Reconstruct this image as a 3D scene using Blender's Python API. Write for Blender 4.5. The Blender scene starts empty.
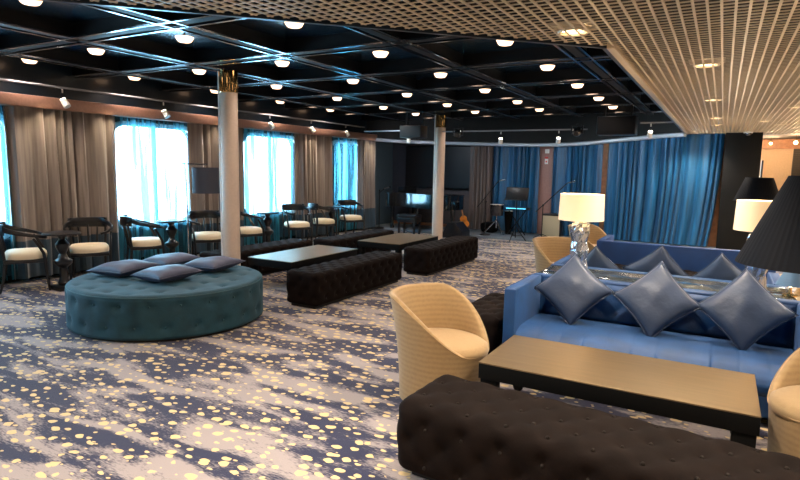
import bpy, bmesh, math, random
from mathutils import Vector, Matrix
random.seed(7)
PI = math.pi
scene = bpy.context.scene
COL = scene.collection
def R(a): return math.radians(a)

# ------------------------------------------------------------------ materials
def nt_mat(name):
    m = bpy.data.materials.new(name); m.use_nodes = True
    nt = m.node_tree; b = nt.nodes['Principled BSDF']
    return m, nt, b
def mat(name, col, rough=.6, metal=0, emit=None, estr=0, coat=0, sheen=0, noise=0, nscale=30, bump=0, bscale=200, spec=None, alpha=None, trans=0, stretch=(1,1,1)):
    m, nt, b = nt_mat(name)
    b.inputs['Base Color'].default_value = (*col, 1)
    b.inputs['Roughness'].default_value = rough
    b.inputs['Metallic'].default_value = metal
    if spec is not None: b.inputs['Specular IOR Level'].default_value = spec
    if coat: b.inputs['Coat Weight'].default_value = coat; b.inputs['Coat Roughness'].default_value = .08
    if sheen:
        b.inputs['Sheen Weight'].default_value = sheen; b.inputs['Sheen Roughness'].default_value = .4
        b.inputs['Sheen Tint'].default_value = (*[min(1, c*2.5+.15) for c in col], 1)
    if emit: b.inputs['Emission Color'].default_value = (*emit, 1); b.inputs['Emission Strength'].default_value = estr
    if trans: b.inputs['Transmission Weight'].default_value = trans
    tc = None
    if noise or bump:
        tc = nt.nodes.new('ShaderNodeTexCoord'); mp = nt.nodes.new('ShaderNodeMapping')
        mp.inputs['Scale'].default_value = stretch
        nt.links.new(tc.outputs['Object'], mp.inputs[0])
    if noise:
        n = nt.nodes.new('ShaderNodeTexNoise'); n.inputs['Scale'].default_value = nscale; n.inputs['Detail'].default_value = 4
        nt.links.new(mp.outputs[0], n.inputs['Vector'])
        r = nt.nodes.new('ShaderNodeMapRange'); r.inputs[1].default_value = .3; r.inputs[2].default_value = .7
        r.inputs[3].default_value = 1-noise; r.inputs[4].default_value = 1+noise
        nt.links.new(n.outputs[0], r.inputs[0])
        v = nt.nodes.new('ShaderNodeVectorMath'); v.operation = 'SCALE'; v.inputs[0].default_value = col
        nt.links.new(r.outputs[0], v.inputs['Scale']); nt.links.new(v.outputs[0], b.inputs['Base Color'])
    if bump:
        n = nt.nodes.new('ShaderNodeTexNoise'); n.inputs['Scale'].default_value = bscale; n.inputs['Detail'].default_value = 3
        nt.links.new(mp.outputs[0], n.inputs['Vector'])
        bp = nt.nodes.new('ShaderNodeBump'); bp.inputs['Strength'].default_value = bump; bp.inputs['Distance'].default_value = .01
        nt.links.new(n.outputs[0], bp.inputs['Height']); nt.links.new(bp.outputs[0], b.inputs['Normal'])
    return m

M = {}
M['teal'] = mat('teal_velvet', (.005,.046,.070), .75, sheen=.3, noise=.25, nscale=9, bump=.15, bscale=60)
M['teal_button'] = mat('teal_button', (.015,.07,.09), .6, sheen=.3)
M['brown'] = mat('brown_velvet', (.0075,.0045,.0036), .8, sheen=.03, spec=.08, noise=.3, nscale=8, bump=.15, bscale=80)
M['brown_button'] = mat('brown_button', (.012,.008,.006), .6, spec=.2)
M['blue'] = mat('blue_velvet', (.004,.046,.155), .6, sheen=.35, noise=.3, nscale=5, bump=.12, bscale=70)
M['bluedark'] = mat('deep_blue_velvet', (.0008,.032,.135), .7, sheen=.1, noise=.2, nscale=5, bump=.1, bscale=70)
M['slate'] = mat('slate_satin', (.026,.046,.095), .46, sheen=.2, noise=.12, nscale=8, bump=.55, bscale=11)
M['plum'] = mat('grey_plum_satin', (.034,.042,.085), .5, sheen=.25, noise=.15, nscale=12, bump=.15, bscale=25)
M['plinth'] = mat('black_plinth', (.006,.006,.007), .6)
M['bronze'] = mat('bronze_table_top', (.225,.160,.088), .38, metal=.75, noise=.08, nscale=3, bump=.03, bscale=90, stretch=(1,14,1))
M['tabledark'] = mat('black_brown_table_edge', (.004,.004,.004), .55, spec=.1)
M['blackmetal'] = mat('black_metal', (.005,.005,.006), .38, metal=.5)
M['blackwood'] = mat('black_lacquered_wood', (.006,.006,.008), .3, coat=.2, noise=.2, nscale=20)
M['cream'] = mat('cream_leather', (.78,.66,.47), .45, bump=.08, bscale=60)
M['chrome'] = mat('chrome', (.75,.75,.78), .12, metal=1)
M['brass'] = mat('polished_brass', (.75,.52,.22), .12, metal=1)
M['glassblk'] = mat('black_glass', (.008,.009,.012), .06, coat=1)
M['pianoblk'] = mat('piano_lacquer', (.006,.008,.010), .09, coat=1)
M['screen'] = mat('dark_screen', (.008,.008,.010), .35, spec=.25)
M['monitorgrille'] = mat('blue_black_mesh', (.01,.04,.07), .35, metal=.4)
M['pipegrey'] = mat('grey_pipe', (.30,.31,.33), .4, metal=.3)
M['grille'] = mat('black_grille', (.004,.004,.0045), .8, spec=.1, bump=.3, bscale=300)
M['navywall'] = mat('dark_navy_wall', (.022,.027,.042), .7, noise=.1)
M['walltaupe'] = mat('taupe_wall', (.075,.068,.075), .8, noise=.1)
M['pinkwall'] = mat('pinkish_wall_panel', (.30,.17,.15), .6, noise=.08)
M['windowwall'] = mat('window_wall', (.045,.075,.10), .7, noise=.15)
M['copper'] = mat('copper_brown_valance', (.30,.165,.12), .35, metal=.25, noise=.08)
M['white'] = mat('white_paint', (.75,.74,.72), .5)
M['fascia'] = mat('pale_grey_fascia', (.36,.41,.47), .35)
M['tanwall'] = mat('beige_lit_wall', (.62,.45,.30), .8, noise=.05)
M['woodstrip'] = mat('brown_wood_trim', (.38,.17,.08), .5, noise=.2, nscale=12)
M['stage'] = mat('blue_grey_stage_floor', (.15,.19,.23), .45, noise=.1)
M['blackpanel'] = mat('black_partition', (.0035,.0033,.003), .6, spec=.2, noise=.25, nscale=6)
M['ampcloth'] = mat('tan_speaker_cloth', (.42,.36,.24), .8, bump=.3, bscale=300)
M['amber'] = mat('amber_guitar_body', (.75,.25,.04), .15, coat=1, noise=.4, nscale=6)
M['red'] = mat('red_alarm', (.6,.03,.03), .4)
M['lv'] = mat('louvre_brown', (.05,.04,.032), .6)
M['colpaint'] = mat('cream_column_paint', (.62,.50,.41), .38, noise=.04)
M['plenum'] = mat('brown_plenum', (.028,.019,.012), .9)
M['drumshell'] = mat('dark_drum_shell', (.06,.06,.07), .25, metal=.6, noise=.5, nscale=12)
M['drumhead'] = mat('drum_head', (.75,.73,.68), .5)
M['keys'] = mat('ivory_keys', (.7,.68,.62), .3)

def wood_grain(name, c1, c2):
    m, nt, b = nt_mat(name)
    return m
def woven(name, col):
    m, nt, b = nt_mat(name)
    tc = nt.nodes.new('ShaderNodeTexCoord')
    w = nt.nodes.new('ShaderNodeTexWave'); w.bands_direction = 'Z'; w.inputs['Scale'].default_value = 9; w.inputs['Distortion'].default_value = 1.2
    w.inputs['Detail'].default_value = 2
    n = nt.nodes.new('ShaderNodeTexNoise'); n.inputs['Scale'].default_value = 45
    nt.links.new(tc.outputs['Object'], w.inputs[0]); nt.links.new(tc.outputs['Object'], n.inputs['Vector'])
    mx = nt.nodes.new('ShaderNodeMix'); mx.data_type = 'RGBA'
    mx.inputs[6].default_value = (col[0]*.80, col[1]*.77, col[2]*.72, 1); mx.inputs[7].default_value = (*[min(1,c*1.08) for c in col], 1)
    a = nt.nodes.new('ShaderNodeMath'); a.operation = 'MULTIPLY_ADD'; a.inputs[1].default_value = .5; 
    nt.links.new(w.outputs['Fac'], a.inputs[0]); nt.links.new(n.outputs[0], a.inputs[2])
    nt.links.new(a.outputs[0], mx.inputs[0]); nt.links.new(mx.outputs[2], b.inputs['Base Color'])
    b.inputs['Roughness'].default_value = .8; b.inputs['Sheen Weight'].default_value = .2
    bp = nt.nodes.new('ShaderNodeBump'); bp.inputs['Strength'].default_value = .25; bp.inputs['Distance'].default_value = .004
    n2 = nt.nodes.new('ShaderNodeTexNoise'); n2.inputs['Scale'].default_value = 180
    nt.links.new(tc.outputs['Object'], n2.inputs['Vector'])
    nt.links.new(n2.outputs[0], bp.inputs['Height']); nt.links.new(bp.outputs[0], b.inputs['Normal'])
    return m
M['woven'] = woven('tan_woven_cloth', (.30,.195,.088))

def drape_mat(name, top, bottom=None, split=.6, rough=.6, sheen=.4, var=.35):
    """cloth with vertical weave streaks; optional different colour band below a height (local z)"""
    m, nt, b = nt_mat(name)
    tc = nt.nodes.new('ShaderNodeTexCoord'); mp = nt.nodes.new('ShaderNodeMapping'); mp.inputs['Scale'].default_value = (22, 22, 1.2)
    n = nt.nodes.new('ShaderNodeTexNoise'); n.inputs['Scale'].default_value = 1; n.inputs['Detail'].default_value = 4
    nt.links.new(tc.outputs['Object'], mp.inputs[0]); nt.links.new(mp.outputs[0], n.inputs['Vector'])
    r = nt.nodes.new('ShaderNodeMapRange'); r.inputs[1].default_value=.3; r.inputs[2].default_value=.7; r.inputs[3].default_value=1-var; r.inputs[4].default_value=1+var
    nt.links.new(n.outputs[0], r.inputs[0])
    v = nt.nodes.new('ShaderNodeVectorMath'); v.operation='SCALE'; v.inputs[0].default_value = top
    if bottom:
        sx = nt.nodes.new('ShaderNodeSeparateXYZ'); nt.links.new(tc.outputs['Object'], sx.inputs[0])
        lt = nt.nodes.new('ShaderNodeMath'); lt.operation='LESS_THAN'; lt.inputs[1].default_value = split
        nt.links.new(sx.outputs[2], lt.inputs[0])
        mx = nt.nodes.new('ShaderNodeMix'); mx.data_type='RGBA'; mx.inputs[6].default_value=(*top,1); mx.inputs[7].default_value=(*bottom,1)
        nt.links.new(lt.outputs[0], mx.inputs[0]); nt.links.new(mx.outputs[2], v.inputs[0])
    nt.links.new(r.outputs[0], v.inputs['Scale']); nt.links.new(v.outputs[0], b.inputs['Base Color'])
    b.inputs['Roughness'].default_value = rough; b.inputs['Sheen Weight'].default_value = sheen
    return m
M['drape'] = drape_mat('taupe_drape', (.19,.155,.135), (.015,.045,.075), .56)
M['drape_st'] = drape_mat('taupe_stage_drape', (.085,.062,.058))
M['drape_bl'] = drape_mat('royal_blue_drape', (.001,.075,.185), rough=.45, sheen=.1, var=.4)

def sheer_mat():
    m = bpy.data.materials.new('cyan_sheer'); m.use_nodes = True; nt = m.node_tree; nt.nodes.clear()
    out = nt.nodes.new('ShaderNodeOutputMaterial')
    tr = nt.nodes.new('ShaderNodeBsdfTransparent'); tr.inputs[0].default_value = (.80,.93,.98,1)
    tl = nt.nodes.new('ShaderNodeBsdfTranslucent'); tl.inputs[0].default_value = (.16,.50,.66,1)
    df = nt.nodes.new('ShaderNodeBsdfDiffuse'); df.inputs[0].default_value = (.06,.32,.44,1)
    m1 = nt.nodes.new('ShaderNodeMixShader'); m1.inputs[0].default_value = .4
    m2 = nt.nodes.new('ShaderNodeMixShader')
    tc = nt.nodes.new('ShaderNodeTexCoord'); mp = nt.nodes.new('ShaderNodeMapping'); mp.inputs['Scale'].default_value = (3, 11, .45)
    n = nt.nodes.new('ShaderNodeTexNoise'); n.inputs['Scale'].default_value = 1.4; n.inputs['Detail'].default_value = 3
    nt.links.new(tc.outputs['Object'], mp.inputs[0]); nt.links.new(mp.outputs[0], n.inputs['Vector'])
    r = nt.nodes.new('ShaderNodeMapRange'); r.inputs[1].default_value=.44; r.inputs[2].default_value=.62; r.inputs[3].default_value=.14; r.inputs[4].default_value=.97
    nt.links.new(n.outputs[0], r.inputs[0]); nt.links.new(r.outputs[0], m2.inputs[0])
    nt.links.new(tl.outputs[0], m1.inputs[1]); nt.links.new(df.outputs[0], m1.inputs[2])
    nt.links.new(tr.outputs[0], m2.inputs[1]); nt.links.new(m1.outputs[0], m2.inputs[2]); nt.links.new(m2.outputs[0], out.inputs[0])
    return m
M['sheer'] = sheer_mat()

def pane_mat():
    m = bpy.data.materials.new('window_glass'); m.use_nodes = True; nt = m.node_tree; nt.nodes.clear()
    out = nt.nodes.new('ShaderNodeOutputMaterial')
    tr = nt.nodes.new('ShaderNodeBsdfTransparent'); tr.inputs[0].default_value = (.93,.98,1,1)
    gl = nt.nodes.new('ShaderNodeBsdfGlossy'); gl.inputs['Roughness'].default_value = .02
    mx = nt.nodes.new('ShaderNodeMixShader'); fr = nt.nodes.new('ShaderNodeFresnel'); fr.inputs[0].default_value = 1.3
    nt.links.new(fr.outputs[0], mx.inputs[0]); nt.links.new(tr.outputs[0], mx.inputs[1]); nt.links.new(gl.outputs[0], mx.inputs[2]); nt.links.new(mx.outputs[0], out.inputs[0])
    return m
M['pane'] = pane_mat()

def shade_mat(name, col, emit, estr):
    m, nt, b = nt_mat(name)
    b.inputs['Base Color'].default_value = (*col, 1); b.inputs['Roughness'].default_value = .9
    b.inputs['Emission Color'].default_value = (*emit, 1); b.inputs['Emission Strength'].default_value = estr
    return m
M['shade_lit'] = shade_mat('lit_cream_shade', (.8,.7,.5), (1,.62,.28), .36)
M['bulb'] = shade_mat('warm_bulb', (1,.9,.7), (1,.72,.40), 14)
M['dome'] = shade_mat('glowing_bowl_glass', (1,.9,.8), (1,.62,.38), 2.2)
M['down'] = shade_mat('downlight_lens', (1,.95,.85), (1,.78,.5), 6)
M['spotface'] = shade_mat('spot_lens', (1,.95,.85), (1,.9,.75), 8)
M['shade_blk'] = mat('black_pleated_shade', (.003,.004,.007), .7, spec=.12)
M['shade_grey'] = mat('grey_blue_shade', (.04,.045,.065), .8)
M['shade_blue'] = mat('blue_grey_shade', (.06,.14,.26), .7)
M['led'] = shade_mat('blue_led_strip', (.1,.5,.8), (.1,.6,1), 1.2)

def crystal():
    m, nt, b = nt_mat('smoky_crystal')
    b.inputs['Base Color'].default_value = (.45,.52,.66,1); b.inputs['Roughness'].default_value = .06
    b.inputs['Metallic'].default_value = .75
    tc = nt.nodes.new('ShaderNodeTexCoord'); n = nt.nodes.new('ShaderNodeTexVoronoi'); n.inputs['Scale'].default_value = 14
    mp = nt.nodes.new('ShaderNodeMapping'); mp.inputs['Scale'].default_value = (1,1,.35)
    nt.links.new(tc.outputs['Object'], mp.inputs[0]); nt.links.new(mp.outputs[0], n.inputs['Vector'])
    bp = nt.nodes.new('ShaderNodeBump'); bp.inputs['Strength'].default_value = 1; bp.inputs['Distance'].default_value = .03
    nt.links.new(n.outputs['Distance'], bp.inputs['Height']); nt.links.new(bp.outputs[0], b.inputs['Normal'])
    return m
M['crystal'] = crystal()
def mirror_top():
    m, nt, b = nt_mat('mirror_glass_top')
    b.inputs['Base Color'].default_value = (.36,.46,.54,1); b.inputs['Metallic'].default_value = .9; b.inputs['Roughness'].default_value = .10
    return m
M['mirror'] = mirror_top()

def carpet():
    m, nt, b = nt_mat('patterned_carpet')
    L = nt.links; N = nt.nodes.new
    tc = N('ShaderNodeTexCoord')
    # wide pale brush strokes, running across the room
    mp = N('ShaderNodeMapping'); mp.inputs['Scale'].default_value = (1.15, 4.2, 1); mp.inputs['Rotation'].default_value = (0,0,R(-8))
    L.new(tc.outputs['Object'], mp.inputs[0])
    n1 = N('ShaderNodeTexNoise'); n1.inputs['Scale'].default_value = 1.0; n1.inputs['Detail'].default_value = 3; n1.inputs['Roughness'].default_value = .55; n1.inputs['Distortion'].default_value = .35
    L.new(mp.outputs[0], n1.inputs['Vector'])
    # feathering: fine streaks
    mp2 = N('ShaderNodeMapping'); mp2.inputs['Scale'].default_value = (28, 110, 1); mp2.inputs['Rotation'].default_value = (0,0,R(-8))
    L.new(tc.outputs['Object'], mp2.inputs[0])
    n2 = N('ShaderNodeTexNoise'); n2.inputs['Scale'].default_value = 1; n2.inputs['Detail'].default_value = 3
    L.new(mp2.outputs[0], n2.inputs['Vector'])
    a = N('ShaderNodeMath'); a.operation = 'MULTIPLY_ADD'; a.inputs[1].default_value = .28; L.new(n2.outputs[0], a.inputs[0]); L.new(n1.outputs[0], a.inputs[2])
    r = N('ShaderNodeMapRange'); r.inputs[1].default_value = .612; r.inputs[2].default_value = .705; L.new(a.outputs[0], r.inputs[0])
    mx = N('ShaderNodeMix'); mx.data_type = 'RGBA'; mx.inputs[6].default_value = (.010,.013,.050,1); mx.inputs[7].default_value = (.315,.275,.275,1)
    L.new(r.outputs[0], mx.inputs[0])
    # petals
    nz = N('ShaderNodeTexNoise'); nz.inputs['Scale'].default_value = 14; nz.inputs['Detail'].default_value = 1
    L.new(tc.outputs['Object'], nz.inputs['Vector'])
    va = N('ShaderNodeVectorMath'); va.operation = 'MULTIPLY_ADD'; va.inputs[1].default_value = (.045,.045,0); L.new(nz.outputs['Color'], va.inputs[0]); L.new(tc.outputs['Object'], va.inputs[2])
    mp3 = N('ShaderNodeMapping'); mp3.inputs['Scale'].default_value = (9.0, 14.5, 0); mp3.inputs['Rotation'].default_value = (0,0,R(-12)); L.new(va.outputs[0], mp3.inputs[0])
    vo = N('ShaderNodeTexVoronoi'); vo.voronoi_dimensions = '2D'; vo.inputs['Scale'].default_value = 1; L.new(mp3.outputs[0], vo.inputs['Vector'])
    sc = N('ShaderNodeSeparateColor'); L.new(vo.outputs['Color'], sc.inputs[0])
    th = N('ShaderNodeMapRange'); th.inputs[1].default_value = 0; th.inputs[2].default_value = 1; th.inputs[3].default_value = .06; th.inputs[4].default_value = .34; L.new(sc.outputs[0], th.inputs[0])
    lt = N('ShaderNodeMath'); lt.operation = 'LESS_THAN'; L.new(vo.outputs['Distance'], lt.inputs[0]); L.new(th.outputs[0], lt.inputs[1])
    mx2 = N('ShaderNodeMix'); mx2.data_type = 'RGBA'; L.new(mx.outputs[2], mx2.inputs[6]); mx2.inputs[7].default_value = (.66,.50,.25,1)
    L.new(lt.outputs[0], mx2.inputs[0])
    # fine pile variation
    n4 = N('ShaderNodeTexNoise'); n4.inputs['Scale'].default_value = 260; L.new(tc.outputs['Object'], n4.inputs['Vector'])
    r4 = N('ShaderNodeMapRange'); r4.inputs[3].default_value = .7; r4.inputs[4].default_value = 1.3; L.new(n4.outputs[0], r4.inputs[0])
    vm = N('ShaderNodeVectorMath'); vm.operation = 'SCALE'; L.new(mx2.outputs[2], vm.inputs[0]); L.new(r4.outputs[0], vm.inputs['Scale'])
    L.new(vm.outputs[0], b.inputs['Base Color']); b.inputs['Roughness'].default_value = .95; b.inputs['Sheen Weight'].default_value = .15
    bp = N('ShaderNodeBump'); bp.inputs['Strength'].default_value = .3; bp.inputs['Distance'].default_value = .006
    L.new(n4.outputs[0], bp.inputs['Height']); L.new(bp.outputs[0], b.inputs['Normal'])
    return m
M['carpet'] = carpet()
M['ceilblk'] = mat('glossy_black_ceiling_panel', (.004,.022,.048), .24, coat=.3)  # blue in the base colour stands in for window reflections on black panels
M['railblk'] = mat('black_rail', (.003,.004,.006), .5, spec=.2)
M['railedge'] = mat('polished_rail_edge', (.42,.44,.48), .16, metal=1)
M['crate'] = mat('tan_metal_grid', (.62,.52,.38), .42, metal=.15)
M['soffit'] = mat('dark_teal_soffit', (.003,.010,.020), .3, coat=.2)

# ------------------------------------------------------------------ mesh helpers
def new_mesh(name, bm, m, parent=None, smooth=True, loc=None, rot=None, auto=40):
    me = bpy.data.meshes.new(name)
    bmesh.ops.recalc_face_normals(bm, faces=bm.faces)
    bm.to_mesh(me); bm.free()
    o = bpy.data.objects.new(name, me); COL.objects.link(o)
    for mm in (m if isinstance(m, (list, tuple)) else [m]): me.materials.append(mm)
    if smooth:
        me.polygons.foreach_set('use_smooth', [True]*len(me.polygons))
        me.set_sharp_from_angle(angle=R(auto))
    if parent: o.parent = parent
    if loc: o.location = loc
    if rot: o.rotation_euler = rot
    return o
def link_mesh(name, me, parent=None, loc=None, rot=None):
    o = bpy.data.objects.new(name, me); COL.objects.link(o)
    if parent: o.parent = parent
    if loc: o.location = loc
    if rot: o.rotation_euler = rot
    return o
def tag(o, label=None, cat=None, group=None, kind=None):
    if label: o['label'] = label
    if cat: o['category'] = cat
    if group: o['group'] = group
    if kind: o['kind'] = kind
    return o
def empty(name, loc, label, cat, group=None, rz=0):
    o = bpy.data.objects.new(name, None); COL.objects.link(o); o.empty_display_size = .1
    o.location = loc; o.rotation_euler = (0,0,rz)
    return tag(o, label, cat, group)
def kids(o): return [c for c in bpy.data.objects if c.parent == o]
def dup(root, loc, rz=None, label=None, group=None):
    def cp(o, p):
        c = o.copy(); COL.objects.link(c); c.parent = p
        for ch in CH.get(o.name, []) if False else kids(o): cp(ch, c)
        return c
    r = cp(root, root.parent); r.location = loc
    if rz is not None: r.rotation_euler = (0,0,rz)
    if label: r['label'] = label
    if group: r['group'] = group
    return r
CH = {}
def box(bm, lo, hi, bev=0, seg=2):
    x0,y0,z0 = lo; x1,y1,z1 = hi
    v = [bm.verts.new(p) for p in ((x0,y0,z0),(x1,y0,z0),(x1,y1,z0),(x0,y1,z0),(x0,y0,z1),(x1,y0,z1),(x1,y1,z1),(x0,y1,z1))]
    fs = [bm.faces.new([v[i] for i in q]) for q in ((0,3,2,1),(4,5,6,7),(0,1,5,4),(1,2,6,5),(2,3,7,6),(3,0,4,7))]
    if bev:
        es = set(e for f in fs for e in f.edges)
        bmesh.ops.bevel(bm, geom=list(es), offset=bev, segments=seg, profile=.5, affect='EDGES')
def bxm(name, lo, hi, m, parent=None, bev=0, seg=2, **k):
    bm = bmesh.new(); box(bm, lo, hi, bev, seg); return new_mesh(name, bm, m, parent, **k)
def lathe(bm, prof, n=32, cx=0, cy=0, z0=0, cap=True):
    rings = []
    for r, z in prof:
        rings.append([bm.verts.new((cx+r*math.cos(2*PI*i/n), cy+r*math.sin(2*PI*i/n), z0+z)) for i in range(n)])
    for a, b in zip(rings, rings[1:]):
        for i in range(n): bm.faces.new((a[i], a[(i+1)%n], b[(i+1)%n], b[i]))
    if cap:
        bm.faces.new(rings[0][::-1]); bm.faces.new(rings[-1])
def lm(name, prof, m, parent=None, n=32, cap=True, **k):
    bm = bmesh.new(); lathe(bm, prof, n, cap=cap); return new_mesh(name, bm, m, parent, **k)
def tube(bm, pts, r, n=8, closed=False):
    pts = [Vector(p) for p in pts]; rings = []
    rr = r if isinstance(r, (list, tuple)) else [r]*len(pts)
    up = Vector((0,0,1)); prev = None
    for i, p in enumerate(pts):
        t = (pts[min(i+1,len(pts)-1)] - pts[max(i-1,0)]).normalized()
        if prev is None:
            a = t.cross(up);
            if a.length < .1: a = t.cross(Vector((1,0,0)))
            a.normalize()
        else:
            a = (prev - t*prev.dot(t)).normalized()
        prev = a; b = t.cross(a)
        rings.append([bm.verts.new(p + (a*math.cos(2*PI*k/n) + b*math.sin(2*PI*k/n))*rr[i]) for k in range(n)])
    for a, b in zip(rings, rings[1:]):
        for i in range(n): bm.faces.new((a[i], a[(i+1)%n], b[(i+1)%n], b[i]))
    bm.faces.new(rings[0][::-1]); bm.faces.new(rings[-1])
def tm(name, pts, r, m, parent=None, n=8, **k):
    bm = bmesh.new(); tube(bm, pts, r, n); return new_mesh(name, bm, m, parent, **k)
def sweep_rect(bm, pts, ups, w, h):
    """rectangular section swept along pts; w across, h along up"""
    rings = []
    pts = [Vector(p) for p in pts]
    for i, p in enumerate(pts):
        t = (pts[min(i+1,len(pts)-1)] - pts[max(i-1,0)]).normalized()
        u = Vector(ups[i]) if isinstance(ups, list) else Vector(ups)
        s = t.cross(u).normalized(); u = s.cross(t).normalized()
        ww = w[i] if isinstance(w, list) else w; hh = h[i] if isinstance(h, list) else h
        rings.append([bm.verts.new(p + s*a*ww/2 + u*b*hh/2) for a, b in ((-1,-.6),(-.6,-1),(.6,-1),(1,-.6),(1,.6),(.6,1),(-.6,1),(-1,.6))])
    n = 8
    for a, b in zip(rings, rings[1:]):
        for i in range(n): bm.faces.new((a[i], a[(i+1)%n], b[(i+1)%n], b[i]))
    bm.faces.new(rings[0][::-1]); bm.faces.new(rings[-1])

def rounded_block(bm, L, W, H, r, res, disp=None, z0=0):
    """dense rounded box centred in x,y, base at z0; disp(face, u, v) gives an outward offset"""
    hx, hy, hz = L/2, W/2, H/2
    nx, ny, nz = max(2,round(L/res)), max(2,round(W/res)), max(2,round(H/res))
    cache = {}
    def vert(i, j, k, face):
        key = (i,j,k)
        if key in cache: return cache[key]
        p = Vector((-hx+L*i/nx, -hy+W*j/ny, -hz+H*k/nz))
        c = Vector((max(-hx+r,min(hx-r,p.x)), max(-hy+r,min(hy-r,p.y)), max(-hz+r,min(hz-r,p.z))))
        d = p - c
        n = d.normalized() if d.length > 1e-6 else Vector((0,0,1))
        q = c + n*r if d.length > 1e-6 else p
        if disp:
            an = [abs(n.x)**3, abs(n.y)**3, abs(n.z)**3]; s = sum(an)
            off = (an[2]/s)*disp('t', q.x, q.y)*(1 if n.z > 0 else 0) + (an[1]/s)*disp('y', q.x, q.z+hz) + (an[0]/s)*disp('x', q.y, q.z+hz)
            q = q + n*off
        v = bm.verts.new((q.x, q.y, q.z+hz+z0)); cache[key] = v; return v
    def quad(a,b,c,d):
        bm.faces.new((a,b,c,d))
    for i in range(nx):
        for j in range(ny):
            for k, in ((0,),(nz,)): quad(vert(i,j,k,0),vert(i+1,j,k,0),vert(i+1,j+1,k,0),vert(i,j+1,k,0))
    for i in range(nx):
        for k in range(nz):
            for j in (0,ny): quad(vert(i,j,k,0),vert(i+1,j,k,0),vert(i+1,j,k+1,0),vert(i,j,k+1,0))
    for j in range(ny):
        for k in range(nz):
            for i in (0,nx): quad(vert(i,j,k,0),vert(i,j+1,k,0),vert(i,j+1,k+1,0),vert(i,j,k+1,0))
def tuft(u, v, p, depth):
    a = (u+v)/p; b = (u-v)/p
    s = abs(math.sin(PI*a)*math.sin(PI*b))
    return -depth*(1 - s**.35)
def superpillow(bm, w, h, t, n=18, pinch=.10):
    def pt(i, j, s):
        u = -1+2*i/n; v = -1+2*j/n
        k = 1 - pinch*(1-v*v)*u*u; l = 1 - pinch*(1-u*u)*v*v
        x = u*w/2*k; y = v*h/2*l
        z = t/2*(max(0,(1-u**2))*max(0,(1-v**2)))**.42
        z *= 1 + .05*math.sin(5*u+2*v)+.04*math.cos(7*v-3*u)
        return (x, y, s*z)
    g = {}
    for s in (1,-1):
        for i in range(n+1):
            for j in range(n+1):
                edge = i in (0,n) or j in (0,n)
                if s == -1 and edge: g[(i,j,-1)] = g[(i,j,1)]
                else: g[(i,j,s)] = bm.verts.new(pt(i,j,s))
        for i in range(n):
            for j in range(n):
                bm.faces.new((g[(i,j,s)], g[(i+1,j,s)], g[(i+1,j+1,s)], g[(i,j+1,s)]))
def pillow_piping(bm, w, h, n=18, pinch=.10, r=.005):
    pts = []
    def e(u, v):
        return Vector((u*w/2*(1 - pinch*(1-v*v)*u*u), v*h/2*(1 - pinch*(1-u*u)*v*v), 0))
    for i in range(n): pts.append(e(-1+2*i/n, -1))
    for i in range(n): pts.append(e(1, -1+2*i/n))
    for i in range(n): pts.append(e(1-2*i/n, 1))
    for i in range(n+1): pts.append(e(-1, 1-2*i/n))
    tube(bm, pts, r, 6)

# ------------------------------------------------------------------ room shell
XW = -8.15; XR = 3.2; YB = 13.95; YF = -1.6; ZC = 2.95; ZT = 2.44; XE = -.75
def struct(o): o['kind'] = 'structure'; return o
struct(bxm('floor', (XW-.2,YF,-.1), (XR+.1,12.55,0), M['carpet'], smooth=False))
struct(bxm('floor', (XE+.75,12.55,-.1), (XR+.1,17.4,0), M['carpet'], smooth=False))
# low stage platform at the far end
struct(bxm('floor', (XW-.2,12.55,-.1), (XE+.75,14.2,.05), M['stage'], bev=.01, smooth=False))
# ceiling: black panels over the lounge
struct(bxm('ceiling', (XW-.2,YF,ZC), (XE+.02,14.2,ZC+.05), M['ceilblk'], smooth=False))
struct(bxm('ceiling', (XE-4.2,YF,2.80), (XR+.1,4.3,2.84), M['plenum'], smooth=False)) if False else None
# plenum slab above the tan grid (polygon)
def prism(bm, pts, z0, z1):
    a = [bm.verts.new((x,y,z0)) for x,y in pts]; b = [bm.verts.new((x,y,z1)) for x,y in pts]
    bm.faces.new(a[::-1]); bm.faces.new(b)
    for i in range(len(pts)):
        j = (i+1) % len(pts); bm.faces.new((a[i],a[j],b[j],b[i]))
DG = 4.86   # the grid's edge runs diagonally: y = x + DG
def prm(name, pts, z0, z1, m, parent=None, **k):
    bm = bmesh.new(); prism(bm, pts, z0, z1); return new_mesh(name, bm, m, parent, smooth=k.pop('smooth', False), **k)
poly = [(XR,YF),(XR,14.0),(XE,14.0),(XE,XE+DG),(YF-DG,YF)]
struct(prm('ceiling', poly, 2.62, 2.66, M['plenum']))
# bulkhead faces between black ceiling and grid edge
struct(prm('trim_1', [(XE,XE+DG),(XE-.03,XE+DG),(XE-.03,13.2),(XE,13.2)], ZT-.012, 2.95, M['soffit']))
struct(prm('trim_2', [(XE,XE+DG),(XE-.03,XE+DG+.012),(YF-DG-.03,YF),(YF-DG,YF)], ZT-.010, 2.95, M['soffit']))
struct(prm('trim_3', [(XE,XE+DG),(XE+.05,XE+DG),(XE+.05,13.2),(XE,13.2)], ZT-.014, ZT+.03, M['crate']))
# tan open-cell grid: ribs along the room, thin slats across
bm = bmesh.new()
x = YF-DG+.03
while x < XR:
    ytop = 14.0 if x > XE else min(14.0, x+DG-.01)
    if x < XE: pass
    if ytop > YF+.02: box(bm, (x,YF,ZT), (x+.013,ytop,ZT+.008))
    x += .0635
g1 = new_mesh('ceiling', bm, M['crate'], smooth=False); struct(g1)
bm = bmesh.new()
y = YF+.03
while y < 13.98:
    x0 = XE if y > XE+DG else y-DG+.01
    box(bm, (x0,y,ZT+.001), (XR,y+.009,ZT+.0065))
    y += .064
struct(new_mesh('ceiling', bm, M['crate'], smooth=False))
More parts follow.
